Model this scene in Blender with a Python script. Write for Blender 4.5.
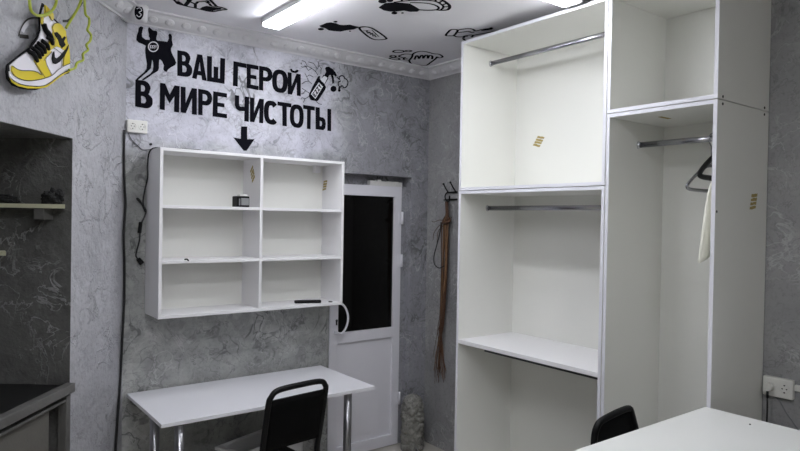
import bpy, bmesh, math, random
from mathutils import Vector, Matrix, noise
random.seed(7)
for o in list(bpy.data.objects): bpy.data.objects.remove(o)
S = bpy.context.scene
COL = S.collection
V = Vector
# ------------------------------------------------------------------ camera
FPX = 630.45
CAM = V((-3.275, -3.935, 1.805))
_y, _p, _r = [math.radians(a) for a in (37.307, -0.619, 0.99)]
F = V((math.sin(_y)*math.cos(_p), math.cos(_y)*math.cos(_p), math.sin(_p)))
R0 = V((math.cos(_y), -math.sin(_y), 0)); U0 = R0.cross(F)
RX = R0*math.cos(_r)+U0*math.sin(_r); UY = -R0*math.sin(_r)+U0*math.cos(_r)
cd = bpy.data.cameras.new('camera'); cam = bpy.data.objects.new('camera', cd); COL.objects.link(cam)
cd.sensor_width = 36; cd.lens = FPX/800*36; cd.clip_start = .05
cam.matrix_world = Matrix(((RX.x, UY.x, -F.x, CAM.x), (RX.y, UY.y, -F.y, CAM.y), (RX.z, UY.z, -F.z, CAM.z), (0, 0, 0, 1)))
S.camera = cam
# ------------------------------------------------------------------ world, exposure
w = bpy.data.worlds.new('world'); S.world = w; w.use_nodes = True
w.node_tree.nodes['Background'].inputs[0].default_value = (.02, .022, .03, 1)
w.node_tree.nodes['Background'].inputs[1].default_value = 1
S.view_settings.view_transform = 'Standard'; S.view_settings.look = 'None'
S.view_settings.gamma = 1; S.view_settings.use_curve_mapping = False
S.view_settings.exposure = 1.2
LAMP_POWER = 22.0          # emission of the ceiling lamps' diffusers
LAMP_COLOUR = (.93, .95, 1.0, 1)
# ------------------------------------------------------------------ geometry constants
K = V((-2.316, 0, 0))                      # corner of the back wall and the slanted left wall
D = V((-.6173, -.7867, 0))                 # along the slanted wall, away from the corner
N = V((.7867, -.6173, 0))                  # its normal, into the room
ZC = 3.0                                   # ceiling
ND = .58                                   # niche edge, along D
NZ = 2.175                                 # niche top
WX, Y1, Y2, Y3, WZ = -.512, -.930, -2.019, -2.578, 2.948   # wardrobe


def ray(u, v): return F + RX*((u-400)/FPX) + UY*((225.5-v)/FPX)


class Plane:
    def __init__(s, o, ax, ay, n): s.o, s.ax, s.ay, s.n = V(o), V(ax), V(ay), V(n)

    def uv(s, u, v):
        r = ray(u, v); q = CAM + r*(((s.o-CAM).dot(s.n))/r.dot(s.n)) - s.o
        return (q.dot(s.ax), q.dot(s.ay))

    def w(s, a, b, off=0): return s.o + s.ax*a + s.ay*b + s.n*off

    def px(s, u, v, off=0): return s.w(*s.uv(u, v), off)


PB = Plane((0, 0, 0), (1, 0, 0), (0, 0, 1), (0, -1, 0))
PR = Plane((0, 0, 0), (0, -1, 0), (0, 0, 1), (-1, 0, 0))
PC = Plane((0, 0, ZC), (1, 0, 0), (0, 1, 0), (0, 0, -1))
PD = Plane(K, -D, (0, 0, 1), N)
PDS = Plane(K+N*.05, -D, (0, 0, 1), N)     # face of the sneaker sign

# ------------------------------------------------------------------ materials
def srgb(h):
    c = [int(h[i:i+2], 16)/255 for i in (0, 2, 4)]
    return tuple(x/12.92 if x <= .04045 else ((x+.055)/1.055)**2.4 for x in c)+(1,)


def mat(name, col, rough=.5, metal=0., bump=0., bscale=60, var=0., vscale=6, spec=.5, trans=0., emit=None):
    m = bpy.data.materials.new(name); m.use_nodes = True
    nt = m.node_tree; b = nt.nodes['Principled BSDF']
    c = srgb(col) if isinstance(col, str) else tuple(col)
    b.inputs['Base Color'].default_value = c
    b.inputs['Roughness'].default_value = rough; b.inputs['Metallic'].default_value = metal
    b.inputs['Specular IOR Level'].default_value = spec
    if trans: b.inputs['Transmission Weight'].default_value = trans
    if emit:
        b.inputs['Emission Color'].default_value = emit[0]; b.inputs['Emission Strength'].default_value = emit[1]
    tc = nt.nodes.new('ShaderNodeTexCoord')
    if var:
        n = nt.nodes.new('ShaderNodeTexNoise'); n.inputs['Scale'].default_value = vscale; n.inputs['Detail'].default_value = 5
        nt.links.new(tc.outputs['Object'], n.inputs['Vector'])
        mx = nt.nodes.new('ShaderNodeMix'); mx.data_type = 'RGBA'
        mx.inputs[6].default_value = tuple(x*(1-var) for x in c[:3])+(1,)
        mx.inputs[7].default_value = tuple(min(1, x*(1+var)) for x in c[:3])+(1,)
        nt.links.new(n.outputs['Fac'], mx.inputs[0]); nt.links.new(mx.outputs[2], b.inputs['Base Color'])
    if bump:
        n = nt.nodes.new('ShaderNodeTexNoise'); n.inputs['Scale'].default_value = bscale; n.inputs['Detail'].default_value = 6
        nt.links.new(tc.outputs['Object'], n.inputs['Vector'])
        bp = nt.nodes.new('ShaderNodeBump'); bp.inputs['Strength'].default_value = bump; bp.inputs['Distance'].default_value = .01
        nt.links.new(n.outputs['Fac'], bp.inputs['Height']); nt.links.new(bp.outputs['Normal'], b.inputs['Normal'])
    return m


def plaster(name, c_lo, c_hi, swirl=.5, swirl_col='5a5d60', scale=2.2, paint=None, bump=.35, dark=None, vein=.25):
    """trowelled decorative plaster: cloudy colour, contour swirls, thin cracks and trowel ridges"""
    m = bpy.data.materials.new(name); m.use_nodes = True
    nt = m.node_tree; L = nt.links.new; nd = nt.nodes.new; b = nt.nodes['Principled BSDF']
    b.inputs['Roughness'].default_value = .55; b.inputs['Specular IOR Level'].default_value = .35
    tc = nd('ShaderNodeTexCoord'); co = tc.outputs['Object']

    def noi(sc, det=6, rough=.6, dist=0., vec=co):
        n = nd('ShaderNodeTexNoise'); n.inputs['Scale'].default_value = sc; n.inputs['Detail'].default_value = det
        n.inputs['Roughness'].default_value = rough; n.inputs['Distortion'].default_value = dist; L(vec, n.inputs['Vector'])
        return n.outputs['Fac']

    def ramp(v, pts):
        r = nd('ShaderNodeValToRGB'); e = r.color_ramp.elements
        while len(e) < len(pts): e.new(.5)
        for i, (p, c) in enumerate(pts):
            e[i].position = p; e[i].color = c if isinstance(c, tuple) else (c, c, c, 1)
        L(v, r.inputs[0]); return r.outputs['Color']

    def mix(f, a, c, mode='MIX'):
        x = nd('ShaderNodeMix'); x.data_type = 'RGBA'; x.blend_type = mode
        for s, i in ((f, 0), (a, 6), (c, 7)):
            if isinstance(s, (int, float)): x.inputs[i].default_value = s
            elif isinstance(s, tuple): x.inputs[i].default_value = s
            else: L(s, x.inputs[i])
        return x.outputs[2]

    def math_(op, a, c=None):
        x = nd('ShaderNodeMath'); x.operation = op
        for s, i in ((a, 0), (c, 1)):
            if s is None: continue
            if isinstance(s, (int, float)): x.inputs[i].default_value = s
            else: L(s, x.inputs[i])
        return x.outputs[0]
    big = noi(scale, 8, .62, .4)
    col = ramp(big, [(.3, srgb(c_lo)), (.7, srgb(c_hi))])
    if paint:                                  # silver paint around the lettering, made paler to imitate direct lamp light
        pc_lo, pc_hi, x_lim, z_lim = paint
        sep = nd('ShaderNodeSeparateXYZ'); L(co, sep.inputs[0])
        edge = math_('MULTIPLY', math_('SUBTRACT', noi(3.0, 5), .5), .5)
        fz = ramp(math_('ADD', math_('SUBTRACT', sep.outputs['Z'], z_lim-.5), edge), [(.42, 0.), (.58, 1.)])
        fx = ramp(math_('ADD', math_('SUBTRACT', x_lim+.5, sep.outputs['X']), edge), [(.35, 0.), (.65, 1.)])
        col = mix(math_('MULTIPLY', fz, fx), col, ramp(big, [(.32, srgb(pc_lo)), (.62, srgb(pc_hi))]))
    if dark:                                   # smooth plaster, lamp falloff put into its darker colour towards the right-hand corner
        dcol, x_lim = dark
        sep = nd('ShaderNodeSeparateXYZ'); L(co, sep.inputs[0])
        fx = ramp(math_('ADD', math_('SUBTRACT', sep.outputs['X'], x_lim-.5), math_('MULTIPLY', math_('SUBTRACT', noi(2.5, 5), .5), .4)), [(.4, 0.), (.62, 1.)])
        col = mix(fx, col, ramp(big, [(.3, srgb(dcol[0])), (.7, srgb(dcol[1]))]))
    def line(v, c, wd):                        # a thin contour line of a noise field
        d = math_('ABSOLUTE', math_('SUBTRACT', v, c))
        return ramp(d, [(0., 1.), (wd*.45, .85), (wd, 0.)])
    # broad contour swirls left by the roller
    sw = noi(scale*2.6, 3, .5, 1.0)
    msk = ramp(noi(2.3, 3), [(.42, 0.), (.6, 1.)])
    blot = ramp(noi(scale*4.5, 6, .65, .8), [(.40, 0.), (.5, .6), (.62, 1.)])
    band = math_('MAXIMUM', line(sw, .46, .035), math_('MULTIPLY', blot, .45))
    col = mix(math_('MULTIPLY', math_('MULTIPLY', band, msk), swirl), col, srgb(swirl_col))
    # thin wandering lines and cracks
    n2 = noi(8.5, 5, .6, .8)
    crack = math_('MULTIPLY', line(n2, .5, .018), ramp(noi(3.1, 2), [(.45, 0.), (.58, 1.)]))
    col = mix(math_('MULTIPLY', crack, vein), col, (.05, .05, .06, 1))
    pale = math_('MULTIPLY', line(noi(6.5, 5, .55, .8), .48, .02), ramp(noi(2.6, 2), [(.45, 0.), (.6, 1.)]))
    col = mix(math_('MULTIPLY', pale, .3), col, (.75, .75, .77, 1))
    # fine specks
    sp = ramp(noi(45, 4, .7), [(.32, .8), (.48, 1.)])
    col = mix(1.0, col, sp, 'MULTIPLY')
    L(col, b.inputs['Base Color'])
    # relief: raised wandering ridges, gentle waves, a little grain
    h = math_('ADD', math_('ADD', math_('MULTIPLY', pale, .8), math_('MULTIPLY', noi(30, 4), .35)), math_('MULTIPLY', noi(7, 5, .6), 1.6))
    bp = nd('ShaderNodeBump'); bp.inputs['Strength'].default_value = bump; bp.inputs['Distance'].default_value = .02
    L(h, bp.inputs['Height']); L(bp.outputs['Normal'], b.inputs['Normal'])
    return m


M = dict(
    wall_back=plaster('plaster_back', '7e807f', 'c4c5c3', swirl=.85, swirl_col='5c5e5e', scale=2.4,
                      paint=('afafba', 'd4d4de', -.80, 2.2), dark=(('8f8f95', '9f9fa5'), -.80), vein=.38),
    wall_left=plaster('plaster_left', 'a5a5aa', 'bcbcc1', swirl=.25, swirl_col='7c7c84', scale=1.6, bump=.8, vein=.1),
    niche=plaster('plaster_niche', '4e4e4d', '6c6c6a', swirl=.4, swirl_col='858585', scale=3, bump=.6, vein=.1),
    wall_right=plaster('plaster_right', '88888a', 'a09f9f', swirl=.4, swirl_col='a6a8a8', scale=2.2, bump=.4, vein=.3),
    wall_room=plaster('plaster_room', 'd6d4c6', 'dedccf', swirl=.0, vein=0.),
    ceiling=mat('ceiling_paint', 'ecebef', .7, bump=.05, bscale=30, var=.02),
    cornice=mat('cornice_foam', 'd6d5d8', .6, var=.03),
    floor=mat('floor_tile', 'b4b0a8', .45, var=.12, vscale=4, bump=.05),
    white=mat('white_laminate', 'e9e8ea', .38, var=.008, vscale=3, spec=.4),
    white_in=mat('white_laminate_inside', 'e6e6e1', .42, var=.008, vscale=3, spec=.4),  # greenish tint of the wardrobe's shaded areas mixed into the white
    edge=mat('white_edge_band', 'dcdce3', .4),
    back=mat('white_fibreboard', 'e3e3de', .45, var=.008),  # same greenish shade tint mixed into the board colour
    desk=mat('white_desk_laminate', 'e3e3e8', .35, var=.015, vscale=5),
    counter=mat('white_counter_laminate', 'e6e7e4', .33, var=.006),
    grey=mat('grey_edge', '9a9a9c', .5),
    paint=mat('black_wall_paint', '0e0e15', .95, var=.1, vscale=20, spec=.1),
    paintw=mat('white_wall_paint', 'dcdce2', .6),
    paintg=mat('silver_wall_paint', 'b9bac2', .45, var=.2, vscale=14),
    chrome=mat('chrome', 'cfcfd4', .14, 1.), steel=mat('brushed_steel', 'b8b9bd', .3, 1., var=.05),
    railrun=mat('dark_metal_runner', '4a4a4d', .35, .8),
    legmetal=mat('worn_chrome', '9b9b9f', .28, 1., var=.1, vscale=12),
    rail=mat('chromed_rail', 'a9aab0', .22, 1.),
    black=mat('black_plastic', '08080a', .5, var=.1, spec=.25), vinyl=mat('black_vinyl', '050506', .7, spec=.12, bump=.05, bscale=200),
    mesh=mat('black_mesh_fabric', '070709', .85, spec=.2, bump=.4, bscale=320), cable=mat('black_cable', '101012', .5),
    greycable=mat('grey_cable', '77777c', .5), socket=mat('white_socket_plastic', 'e2e1dc', .35, var=.01),
    sockh=mat('socket_hole', '2a2a2c', .6),
    pvc=mat('white_pvc', 'dedde4', .3, var=.01), glass=mat('dark_door_glass', '0b0a09', .06, spec=.35, trans=.35),
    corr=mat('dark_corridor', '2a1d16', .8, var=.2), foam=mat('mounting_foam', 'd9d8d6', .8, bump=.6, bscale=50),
    seam=mat('black_gap', '161616', .8),
    sticker=mat('sticker_residue', 'a8965c', .7, var=.35, vscale=90),
    wood=mat('pale_wood', 'd3d2b6', .55, var=.06, vscale=12), bench=mat('dirty_steel', '6f6e6c', .5, .4, var=.2, vscale=9, bump=.1),
    benchtop=mat('black_bench_top', '121212', .45, var=.3, vscale=7), benchp=mat('bench_panel', '605e59', .7, var=.15, vscale=10, bump=.2),
    soot=mat('black_rag', '101010', .9, bump=.5, bscale=80),
    rough=plaster('rough_plaster', '5e5d57', 'a9a8a2', swirl=.8, swirl_col='3c3a35', scale=16, bump=1., vein=.8),
    brown=mat('brown_leather_cord', '553a2a', .55, var=.3, vscale=30), brownl=mat('tan_leather_strip', '7c5c40', .5, var=.3, vscale=30),
    cloth=mat('white_cotton', 'e9e8dc', .85, bump=.15, bscale=400),
    yellow=mat('sneaker_yellow', 'd8c313', .4, var=.03), snwhite=mat('sneaker_white', 'e2dfe6', .4), snblack=mat('sneaker_black', '08080b', .6, spec=.15),
    snedge=mat('sneaker_edge', 'c9c9cc', .4), neon=mat('yellow_green_tube', 'a9b53a', .3, var=.05), snline=mat('sneaker_outline', '2c2a24', .5),
    lampbody=mat('lamp_housing', 'cfcfd3', .4), diffuser=mat('lamp_diffuser', 'ffffff', .4, emit=(LAMP_COLOUR, LAMP_POWER)),
    cratew=mat('white_crate_plastic', 'd9d9da', .4),
)

# ------------------------------------------------------------------ mesh helpers
def BM(): return bmesh.new()


def box(bm, x0, x1, y0, y1, z0, z1, bev=0., mtx=None):
    x0, x1 = sorted((x0, x1)); y0, y1 = sorted((y0, y1)); z0, z1 = sorted((z0, z1))
    vs = [bm.verts.new((x, y, z)) for x in (x0, x1) for y in (y0, y1) for z in (z0, z1)]
    fs = [bm.faces.new([vs[i] for i in q]) for q in ((0, 1, 3, 2), (4, 6, 7, 5), (0, 4, 5, 1), (2, 3, 7, 6), (0, 2, 6, 4), (1, 5, 7, 3))]
    if bev:
        es = list({e for f in fs for e in f.edges})
        r = bmesh.ops.bevel(bm, geom=es, offset=bev, segments=2, profile=.5, affect='EDGES')
        vs = list({v for f in r['faces'] for v in f.verts} | {v for v in vs if v.is_valid})
    if mtx is not None: bmesh.ops.transform(bm, matrix=mtx, verts=[v for v in vs if v.is_valid])
    return bm


def smooth_path(pts, n=6, closed=False):
    P = [V(p) for p in pts]; out = []; m = len(P)
    rng = range(m if closed else m-1)
    for i in rng:
        if closed: a, b, c, d = P[i-1], P[i], P[(i+1) % m], P[(i+2) % m]
        else: a, b, c, d = P[max(i-1, 0)], P[i], P[i+1], P[min(i+2, m-1)]
        for k in range(n):
            t = k/n
            out.append(.5*((2*b)+(c-a)*t+(2*a-5*b+4*c-d)*t*t+(3*b-a-3*c+d)*t**3))
    if not closed: out.append(P[-1])
    return out


def tube(bm, pts, r, n=10, smooth=6, closed=False, sx=1., sy=1., up=None, taper=None):
    P = smooth_path(pts, smooth, closed) if smooth else [V(p) for p in pts]
    m = len(P); rings = []; nrm = V(up) if up else None
    for i in range(m):
        t = (P[(i+1) % m if closed else min(i+1, m-1)]-P[i-1 if (closed or i) else 0]).normalized()
        if nrm is None:
            a = V((0, 0, 1)) if abs(t.z) < .9 else V((1, 0, 0)); nrm = a
        nrm = (nrm-t*nrm.dot(t)).normalized(); bi = t.cross(nrm)
        rr = r if taper is None else r*(1+(taper-1)*i/(m-1))
        rings.append([bm.verts.new(P[i]+nrm*(math.cos(2*math.pi*k/n)*rr*sx)+bi*(math.sin(2*math.pi*k/n)*rr*sy)) for k in range(n)])
    for i in range(m if closed else m-1):
        A, B = rings[i], rings[(i+1) % m]
        for k in range(n): f = bm.faces.new((A[k], A[(k+1) % n], B[(k+1) % n], B[k])); f.smooth = True
    if not closed: bm.faces.new(rings[0][::-1]); bm.faces.new(rings[-1])
    return bm


def cyl(bm, a, b, r, n=20): return tube(bm, [a, b], r, n, 0)


def lathe(bm, prof, c=(0, 0, 0), n=28, mtx=None):
    c = V(c); rings = []; vs = []
    for (r, z) in prof:
        ring = [bm.verts.new(V((c.x+r*math.cos(2*math.pi*k/n), c.y+r*math.sin(2*math.pi*k/n), c.z+z))) for k in range(n)]
        rings.append(ring); vs += ring
    for i in range(len(rings)-1):
        for k in range(n): f = bm.faces.new((rings[i][k], rings[i][(k+1) % n], rings[i+1][(k+1) % n], rings[i+1][k])); f.smooth = True
    bm.faces.new(rings[0][::-1]); bm.faces.new(rings[-1])
    if mtx is not None: bmesh.ops.transform(bm, matrix=mtx, verts=vs)
    return bm


def flat2d(bm, polys, plane, off, thick=.0008):
    """filled outline(s) lying on a plane of the room (holes by overlap), given a real thickness"""
    cu = bpy.data.curves.new('tmp', 'CURVE'); cu.dimensions = '2D'; cu.fill_mode = 'BOTH'; cu.extrude = thick
    for p in polys:
        s = cu.splines.new('POLY'); s.points.add(len(p)-1); s.use_cyclic_u = True
        for i, (a, b) in enumerate(p): s.points[i].co = (a, b, 0, 1)
    ob = bpy.data.objects.new('tmp', cu); me = ob.to_mesh()
    t = BM(); t.from_mesh(me)
    for v in t.verts: v.co = plane.w(v.co.x, v.co.y, off+v.co.z)
    bmesh.ops.recalc_face_normals(t, faces=t.faces)
    m2 = bpy.data.meshes.new('tmp'); t.to_mesh(m2); t.free(); bm.from_mesh(m2)
    ob.to_mesh_clear(); bpy.data.objects.remove(ob); bpy.data.curves.remove(cu); bpy.data.meshes.remove(m2)
    return bm


def pxp(plane, pts, o=(0, 0), s=1.):
    return [plane.uv(o[0]+x/s, o[1]+y/s) for x, y in pts]


def stroke(bm, pts, wd, plane, off, smooth=0, thick=.0006, closed=False):
    """a painted line of width wd (metres) through 2D points of the plane"""
    P = [V((a, b, 0)) for a, b in pts]
    if smooth: P = smooth_path(P, smooth, closed)
    m = len(P); L, Rr = [], []
    for i in range(m):
        t = (P[(i+1) % m if closed else min(i+1, m-1)]-P[i-1 if (closed or i) else 0])
        if t.length < 1e-7: t = V((1, 0, 0))
        t.normalize(); q = V((-t.y, t.x, 0))*wd/2
        L.append(P[i]+q); Rr.append(P[i]-q)
    if closed: L.append(L[0]); Rr.append(Rr[0])
    tl = [bm.verts.new(plane.w(p.x, p.y, off)) for p in L]; tr = [bm.verts.new(plane.w(p.x, p.y, off)) for p in Rr]
    for i in range(len(tl)-1): bm.faces.new((tl[i], tl[i+1], tr[i+1], tr[i]))
    return bm


def circ(c, r, n=20, ry=None):
    return [(c[0]+r*math.cos(2*math.pi*k/n), c[1]+(ry or r)*math.sin(2*math.pi*k/n)) for k in range(n)]


def wmat(o):
    return (wmat(o.parent) if o.parent else Matrix())@o.matrix_basis


def thing(name, label, cat, loc=(0, 0, 0), rz=0, group=None):
    o = bpy.data.objects.new(name, None); COL.objects.link(o); o.empty_display_size = .1
    o.location = loc; o.rotation_euler = (0, 0, rz); tag(o, label, cat, group); return o


def tag(o, label, cat=None, group=None, kind=None):
    if label: o['label'] = label
    if cat: o['category'] = cat
    if group: o['group'] = group
    if kind: o['kind'] = kind
    return o


def link(name, bm, m, parent=None, world=True, smooth=False, label=None):
    bmesh.ops.recalc_face_normals(bm, faces=bm.faces)
    me = bpy.data.meshes.new(name)
    if parent is not None and world:
        bm.transform(wmat(parent).inverted())
    bm.to_mesh(me); bm.free()
    for x in (m if isinstance(m, (list, tuple)) else [m]): me.materials.append(x)
    if smooth:
        for p in me.polygons: p.use_smooth = True
    o = bpy.data.objects.new(name, me); COL.objects.link(o)
    if parent is not None: o.parent = parent
    if label: o['label'] = label
    return o


def single(name, bm, m, label, cat, origin=None, group=None, smooth=False):
    """a thing that is one mesh; its origin goes to the given point"""
    me_o = link(name, bm, m, smooth=smooth); tag(me_o, label, cat, group)
    if origin is not None:
        me_o.data.transform(Matrix.Translation(-V(origin))); me_o.location = origin
    return me_o


def struct(name, bm, m, label=None, parent=None):
    o = link(name, bm, m, parent)
    if parent is None: o['kind'] = 'structure'
    if label: o['label'] = label
    return o


def copy_tree(o, parent=None):
    c = o.copy(); COL.objects.link(c); c.parent = parent
    for ch in list(o.children): copy_tree(ch, c)
    return c


# ------------------------------------------------------------------ the room shell
XW, YW = -6.2, -7.0
E0 = K + D*3.3                              # far end of the slanted wall
struct('floor', box(BM(), XW-.15, .15, YW-.15, .15, -.1, 0), M['floor'], 'light grey floor')
struct('ceiling', box(BM(), XW-.15, .15, YW-.15, .15, ZC, ZC+.1), M['ceiling'], 'white painted ceiling')
# back wall with the shallow door recess (recess .06 deep, door opening through it)
RX0, RX1, RZ, RD = -.925, -.165, 2.135, .06
bm = BM()
box(bm, K.x-.12, RX0, 0, .2, 0, ZC); box(bm, RX0, RX1, 0, .2, RZ, ZC); box(bm, RX1, .15, 0, .2, 0, ZC)
box(bm, RX0, RX1, RD+.055, .2, 2.06, RZ); box(bm, RX0, -.867, RD+.01, .2, 0, 2.06); box(bm, -.215, RX1, RD+.01, .2, 0, 2.06)
struct('wall_back', bm, M['wall_back'], 'grey plastered back wall painted silver, lightened for lamp light around black lettering')
struct('wall_right', box(BM(), 0, .15, YW, 0, 0, ZC), M['wall_right'], 'grey plastered wall behind the wardrobe')
# slanted left wall with the deep niche
bm = BM()


def dbox(bm, s0, s1, n0, n1, z0, z1, bev=0.):
    """box in slanted-wall coordinates: s along the wall from the corner, n out of the wall into the room"""
    m = Matrix(((D.x, N.x, 0, K.x), (D.y, N.y, 0, K.y), (0, 0, 1, 0), (0, 0, 0, 1)))
    return box(bm, s0, s1, n0, n1, z0, z1, bev, m)


dbox(bm, 0, ND, -.1, 0, 0, ZC); dbox(bm, ND, 2.3, -.1, 0, NZ, ZC); dbox(bm, 2.3, 3.3, -.1, 0, 0, ZC)
struct('wall_left', bm, M['wall_left'], 'silver grey plastered slanted wall with a niche')
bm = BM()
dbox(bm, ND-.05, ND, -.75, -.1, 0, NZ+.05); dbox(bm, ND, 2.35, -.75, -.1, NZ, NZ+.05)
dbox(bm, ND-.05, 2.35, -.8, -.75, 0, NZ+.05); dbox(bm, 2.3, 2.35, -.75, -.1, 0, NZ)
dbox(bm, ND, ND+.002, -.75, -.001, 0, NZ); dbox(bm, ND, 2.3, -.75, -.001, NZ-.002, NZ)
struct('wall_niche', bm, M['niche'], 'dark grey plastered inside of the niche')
bm = BM(); box(bm, E0.x-.1, E0.x, YW, E0.y+.02, 0, ZC)
struct('wall_side', bm, M['wall_room'])
bm = BM(); box(bm, XW, .15, YW-.15, YW, 0, ZC)
struct('wall_front', bm, M['wall_room'])


def sweep_cornice(name, a, b, along, nrm, ma, mb, bumps=True):
    """cornice profile from a to b along the wall; ma, mb = mitre shift per unit of projection"""
    prof = [(0, -.072), (.012, -.072), (.016, -.064), (.03, -.06), (.05, -.05), (.075, -.03), (.09, -.014), (.112, -.01), (.112, 0), (0, 0)]
    bm = BM(); L = (b-a).length
    r0 = [bm.verts.new(a+along*(ma*o)+nrm*o+V((0, 0, ZC+z))) for o, z in prof]
    r1 = [bm.verts.new(a+along*(L+mb*o)+nrm*o+V((0, 0, ZC+z))) for o, z in prof]
    for i in range(len(prof)):
        j = (i+1) % len(prof); bm.faces.new((r0[i], r0[j], r1[j], r1[i]))
    bm.faces.new(r0); bm.faces.new(r1[::-1])
    s = .13
    while bumps and s < L-.1:                     # moulded shells along the cove
        c = a+along*s+nrm*.062+V((0, 0, ZC-.044))
        ax = (nrm*.75+V((0, 0, .66))).normalized(); nn = along.cross(ax).normalized()
        if nn.z > 0: nn = -nn
        ring0 = []
        for rr, h in ((1., -.004), (.8, .004), (.45, .008)):
            ring0.append([bm.verts.new(c+along*(.03*rr*math.cos(t*math.pi/6))+ax*(.026*rr*math.sin(t*math.pi/6))+nn*h) for t in range(12)])
        for q in range(2):
            for t in range(12): bm.faces.new((ring0[q][t], ring0[q][(t+1) % 12], ring0[q+1][(t+1) % 12], ring0[q+1][t]))
        bm.faces.new(ring0[2]); s += .098
    return struct(name, bm, M['cornice'])


sweep_cornice('trim_1', K, V((0, 0, 0)), V((1, 0, 0)), V((0, -1, 0)), .487, -1)
sweep_cornice('trim_2', V((0, 0, 0)), V((0, Y1+.006, 0)), V((0, -1, 0)), V((-1, 0, 0)), 1, 0)
sweep_cornice('trim_3', K, E0, D, N, .487, 0)
# rounded block in the corner of the cornice
cb = CAM + ray(139, 14)*((-.115-CAM.y)/ray(139, 14).y)
bm = BM(); lathe(bm, [(.02, -.09), (.042, -.085), (.046, -.07), (.046, -.02), (.052, -.015), (.052, 0)], (cb.x, cb.y, ZC))
struct('trim_4', bm, M['cornice'])
PE = Plane(V((cb.x, cb.y, ZC-.05)), RX, UY, -F)
to = V((CAM.x-cb.x, CAM.y-cb.y, 0)).normalized()
PE = Plane(V((cb.x, cb.y, ZC-.048))+to*.047, V((-to.y, to.x, 0)), (0, 0, 1), to)
t = thing('painted_emblem', 'small black oval emblem with white squiggle on the rounded cornice corner', 'wall painting', PE.o)
bm = BM(); flat2d(bm, [circ((0, 0), .024, 24, .042)], PE, .002); link('oval', bm, M['paint'], t)
bm = BM(); stroke(bm, [(-.012, .018), (.004, .026), (.014, .012), (.0, 0), (.012, -.012), (0, -.026), (-.013, -.016)], .004, PE, .0035, 4); link('squiggle', bm, M['paintw'], t)

# ------------------------------------------------------------------ door
DY = RD
dr = thing('door_1', None, None, (-.54, DY, 0)); dr['kind'] = 'structure'; dr['label'] = 'white plastic door with a dark upper pane'
dx0, dx1, dz1 = -.867, -.217, 2.058
bm = BM()
box(bm, dx0, dx0+.075, DY, DY+.05, .005, dz1, .003); box(bm, dx1-.068, dx1, DY, DY+.05, .005, dz1, .003)
box(bm, dx0+.07, dx1-.06, DY, DY+.05, dz1-.082, dz1, .003); box(bm, dx0+.07, dx1-.06, DY, DY+.05, .865, .945, .003)
box(bm, dx0+.07, dx1-.06, DY, DY+.05, .005, .09, .003)
link('frame', bm, M['pvc'], dr)
bm = BM(); box(bm, dx0+.07, dx1-.064, DY+.018, DY+.035, .085, .87); link('lower_panel', bm, M['pvc'], dr)
bm = BM(); box(bm, dx0+.07, dx1-.064, DY+.02, DY+.03, .94, dz1-.078); link('glass_pane', bm, M['glass'], dr, label='dark glass pane')
bm = BM()
hz = PB.px(342, 318)
hp = [V((-.835, DY-.004, 1.0)), V((-.815, DY-.045, .995))]
arc = [(338, 303), (342.5, 304.5), (346, 309), (348, 316), (347.5, 323), (345, 329.5), (341.5, 333.5), (338, 333)]
hy = DY-.05
pts = [CAM+ray(u, v)*((hy-CAM.y)/ray(u, v).y) for u, v in arc]
pts = [V((pts[0].x, DY+.002, pts[0].z))]+pts+[V((pts[-1].x, DY+.002, pts[-1].z))]
tube(bm, pts, .0085, 10, 5); link('pull_handle', bm, M['pvc'], dr, label='curved white pull handle')
bm = BM(); k = CAM+ray(336.5, 322)*((DY-CAM.y)/ray(336.5, 322).y)
box(bm, k.x-.007, k.x+.007, DY-.004, DY+.001, k.z-.024, k.z+.018, .002); cyl(bm, (k.x, DY-.005, k.z+.01), (k.x, DY, k.z+.01), .009)
link('keyhole', bm, M['sockh'], dr)
for z in (1.76, 1.42, .32):
    bm = BM(); cyl(bm, (dx1+.004, DY-.008, z), (dx1+.004, DY-.008, z+.1), .008, 14); box(bm, dx1-.03, dx1, DY-.004, DY, z, z+.1, .001)
    link('hinge', bm, M['pvc'], dr)
bm = BM()
for i in range(9):
    x = -.52+i*.034; box(bm, x, x+.037, DY+.005, DY+.05, dz1, dz1+.028+.02*noise.noise(V((x*19, 0, 0)))+.01, .004)
link('mounting_foam', bm, M['foam'], dr, label='ragged white mounting foam')
# the unlit room behind the door
bm = BM()
box(bm, -1.2, .12, 1.3, 1.35, 0, 2.3); box(bm, -1.25, -1.2, .2, 1.35, 0, 2.3); box(bm, .12, .17, .2, 1.35, 0, 2.3); box(bm, -1.25, .17, .2, 1.35, 2.3, 2.35)
struct('wall_corridor', bm, M['corr']); 
struct('floor_corridor', box(BM(), -1.2, .12, .15, 1.3, -.1, 0), M['corr'])

# ------------------------------------------------------------------ ceiling lamps
def lamp(name, label, a, b, y=None, power=None):
    a, b = V(a), V(b); d = (b-a).normalized(); L = (b-a).length; wd = .115
    t = thing(name, label, 'ceiling lamp', ((a.x+b.x)/2, (a.y+b.y)/2, ZC), math.atan2(d.y, d.x), 'linear ceiling lamps')
    bm = BM(); box(bm, -L/2, L/2, -wd/2, wd/2, -.02, 0, .002)
    for k in (-1, 1): box(bm, -L/2, L/2, k*wd/2, k*(wd/2-.006), -.032, -.018, .001)
    link('housing', bm, M['lampbody'], t, False)
    bm = BM(); box(bm, -L/2+.02, L/2-.02, -wd/2+.006, wd/2-.006, -.056, -.02, .008); link('diffuser', bm, M['diffuser'] if power is None else power, t, False)
    for s in (-1, 1):
        bm = BM(); box(bm, s*L/2, s*(L/2-.02), -wd/2, wd/2, -.054, -.002, .004); link('end_cap', bm, M['lampbody'], t, False)


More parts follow.
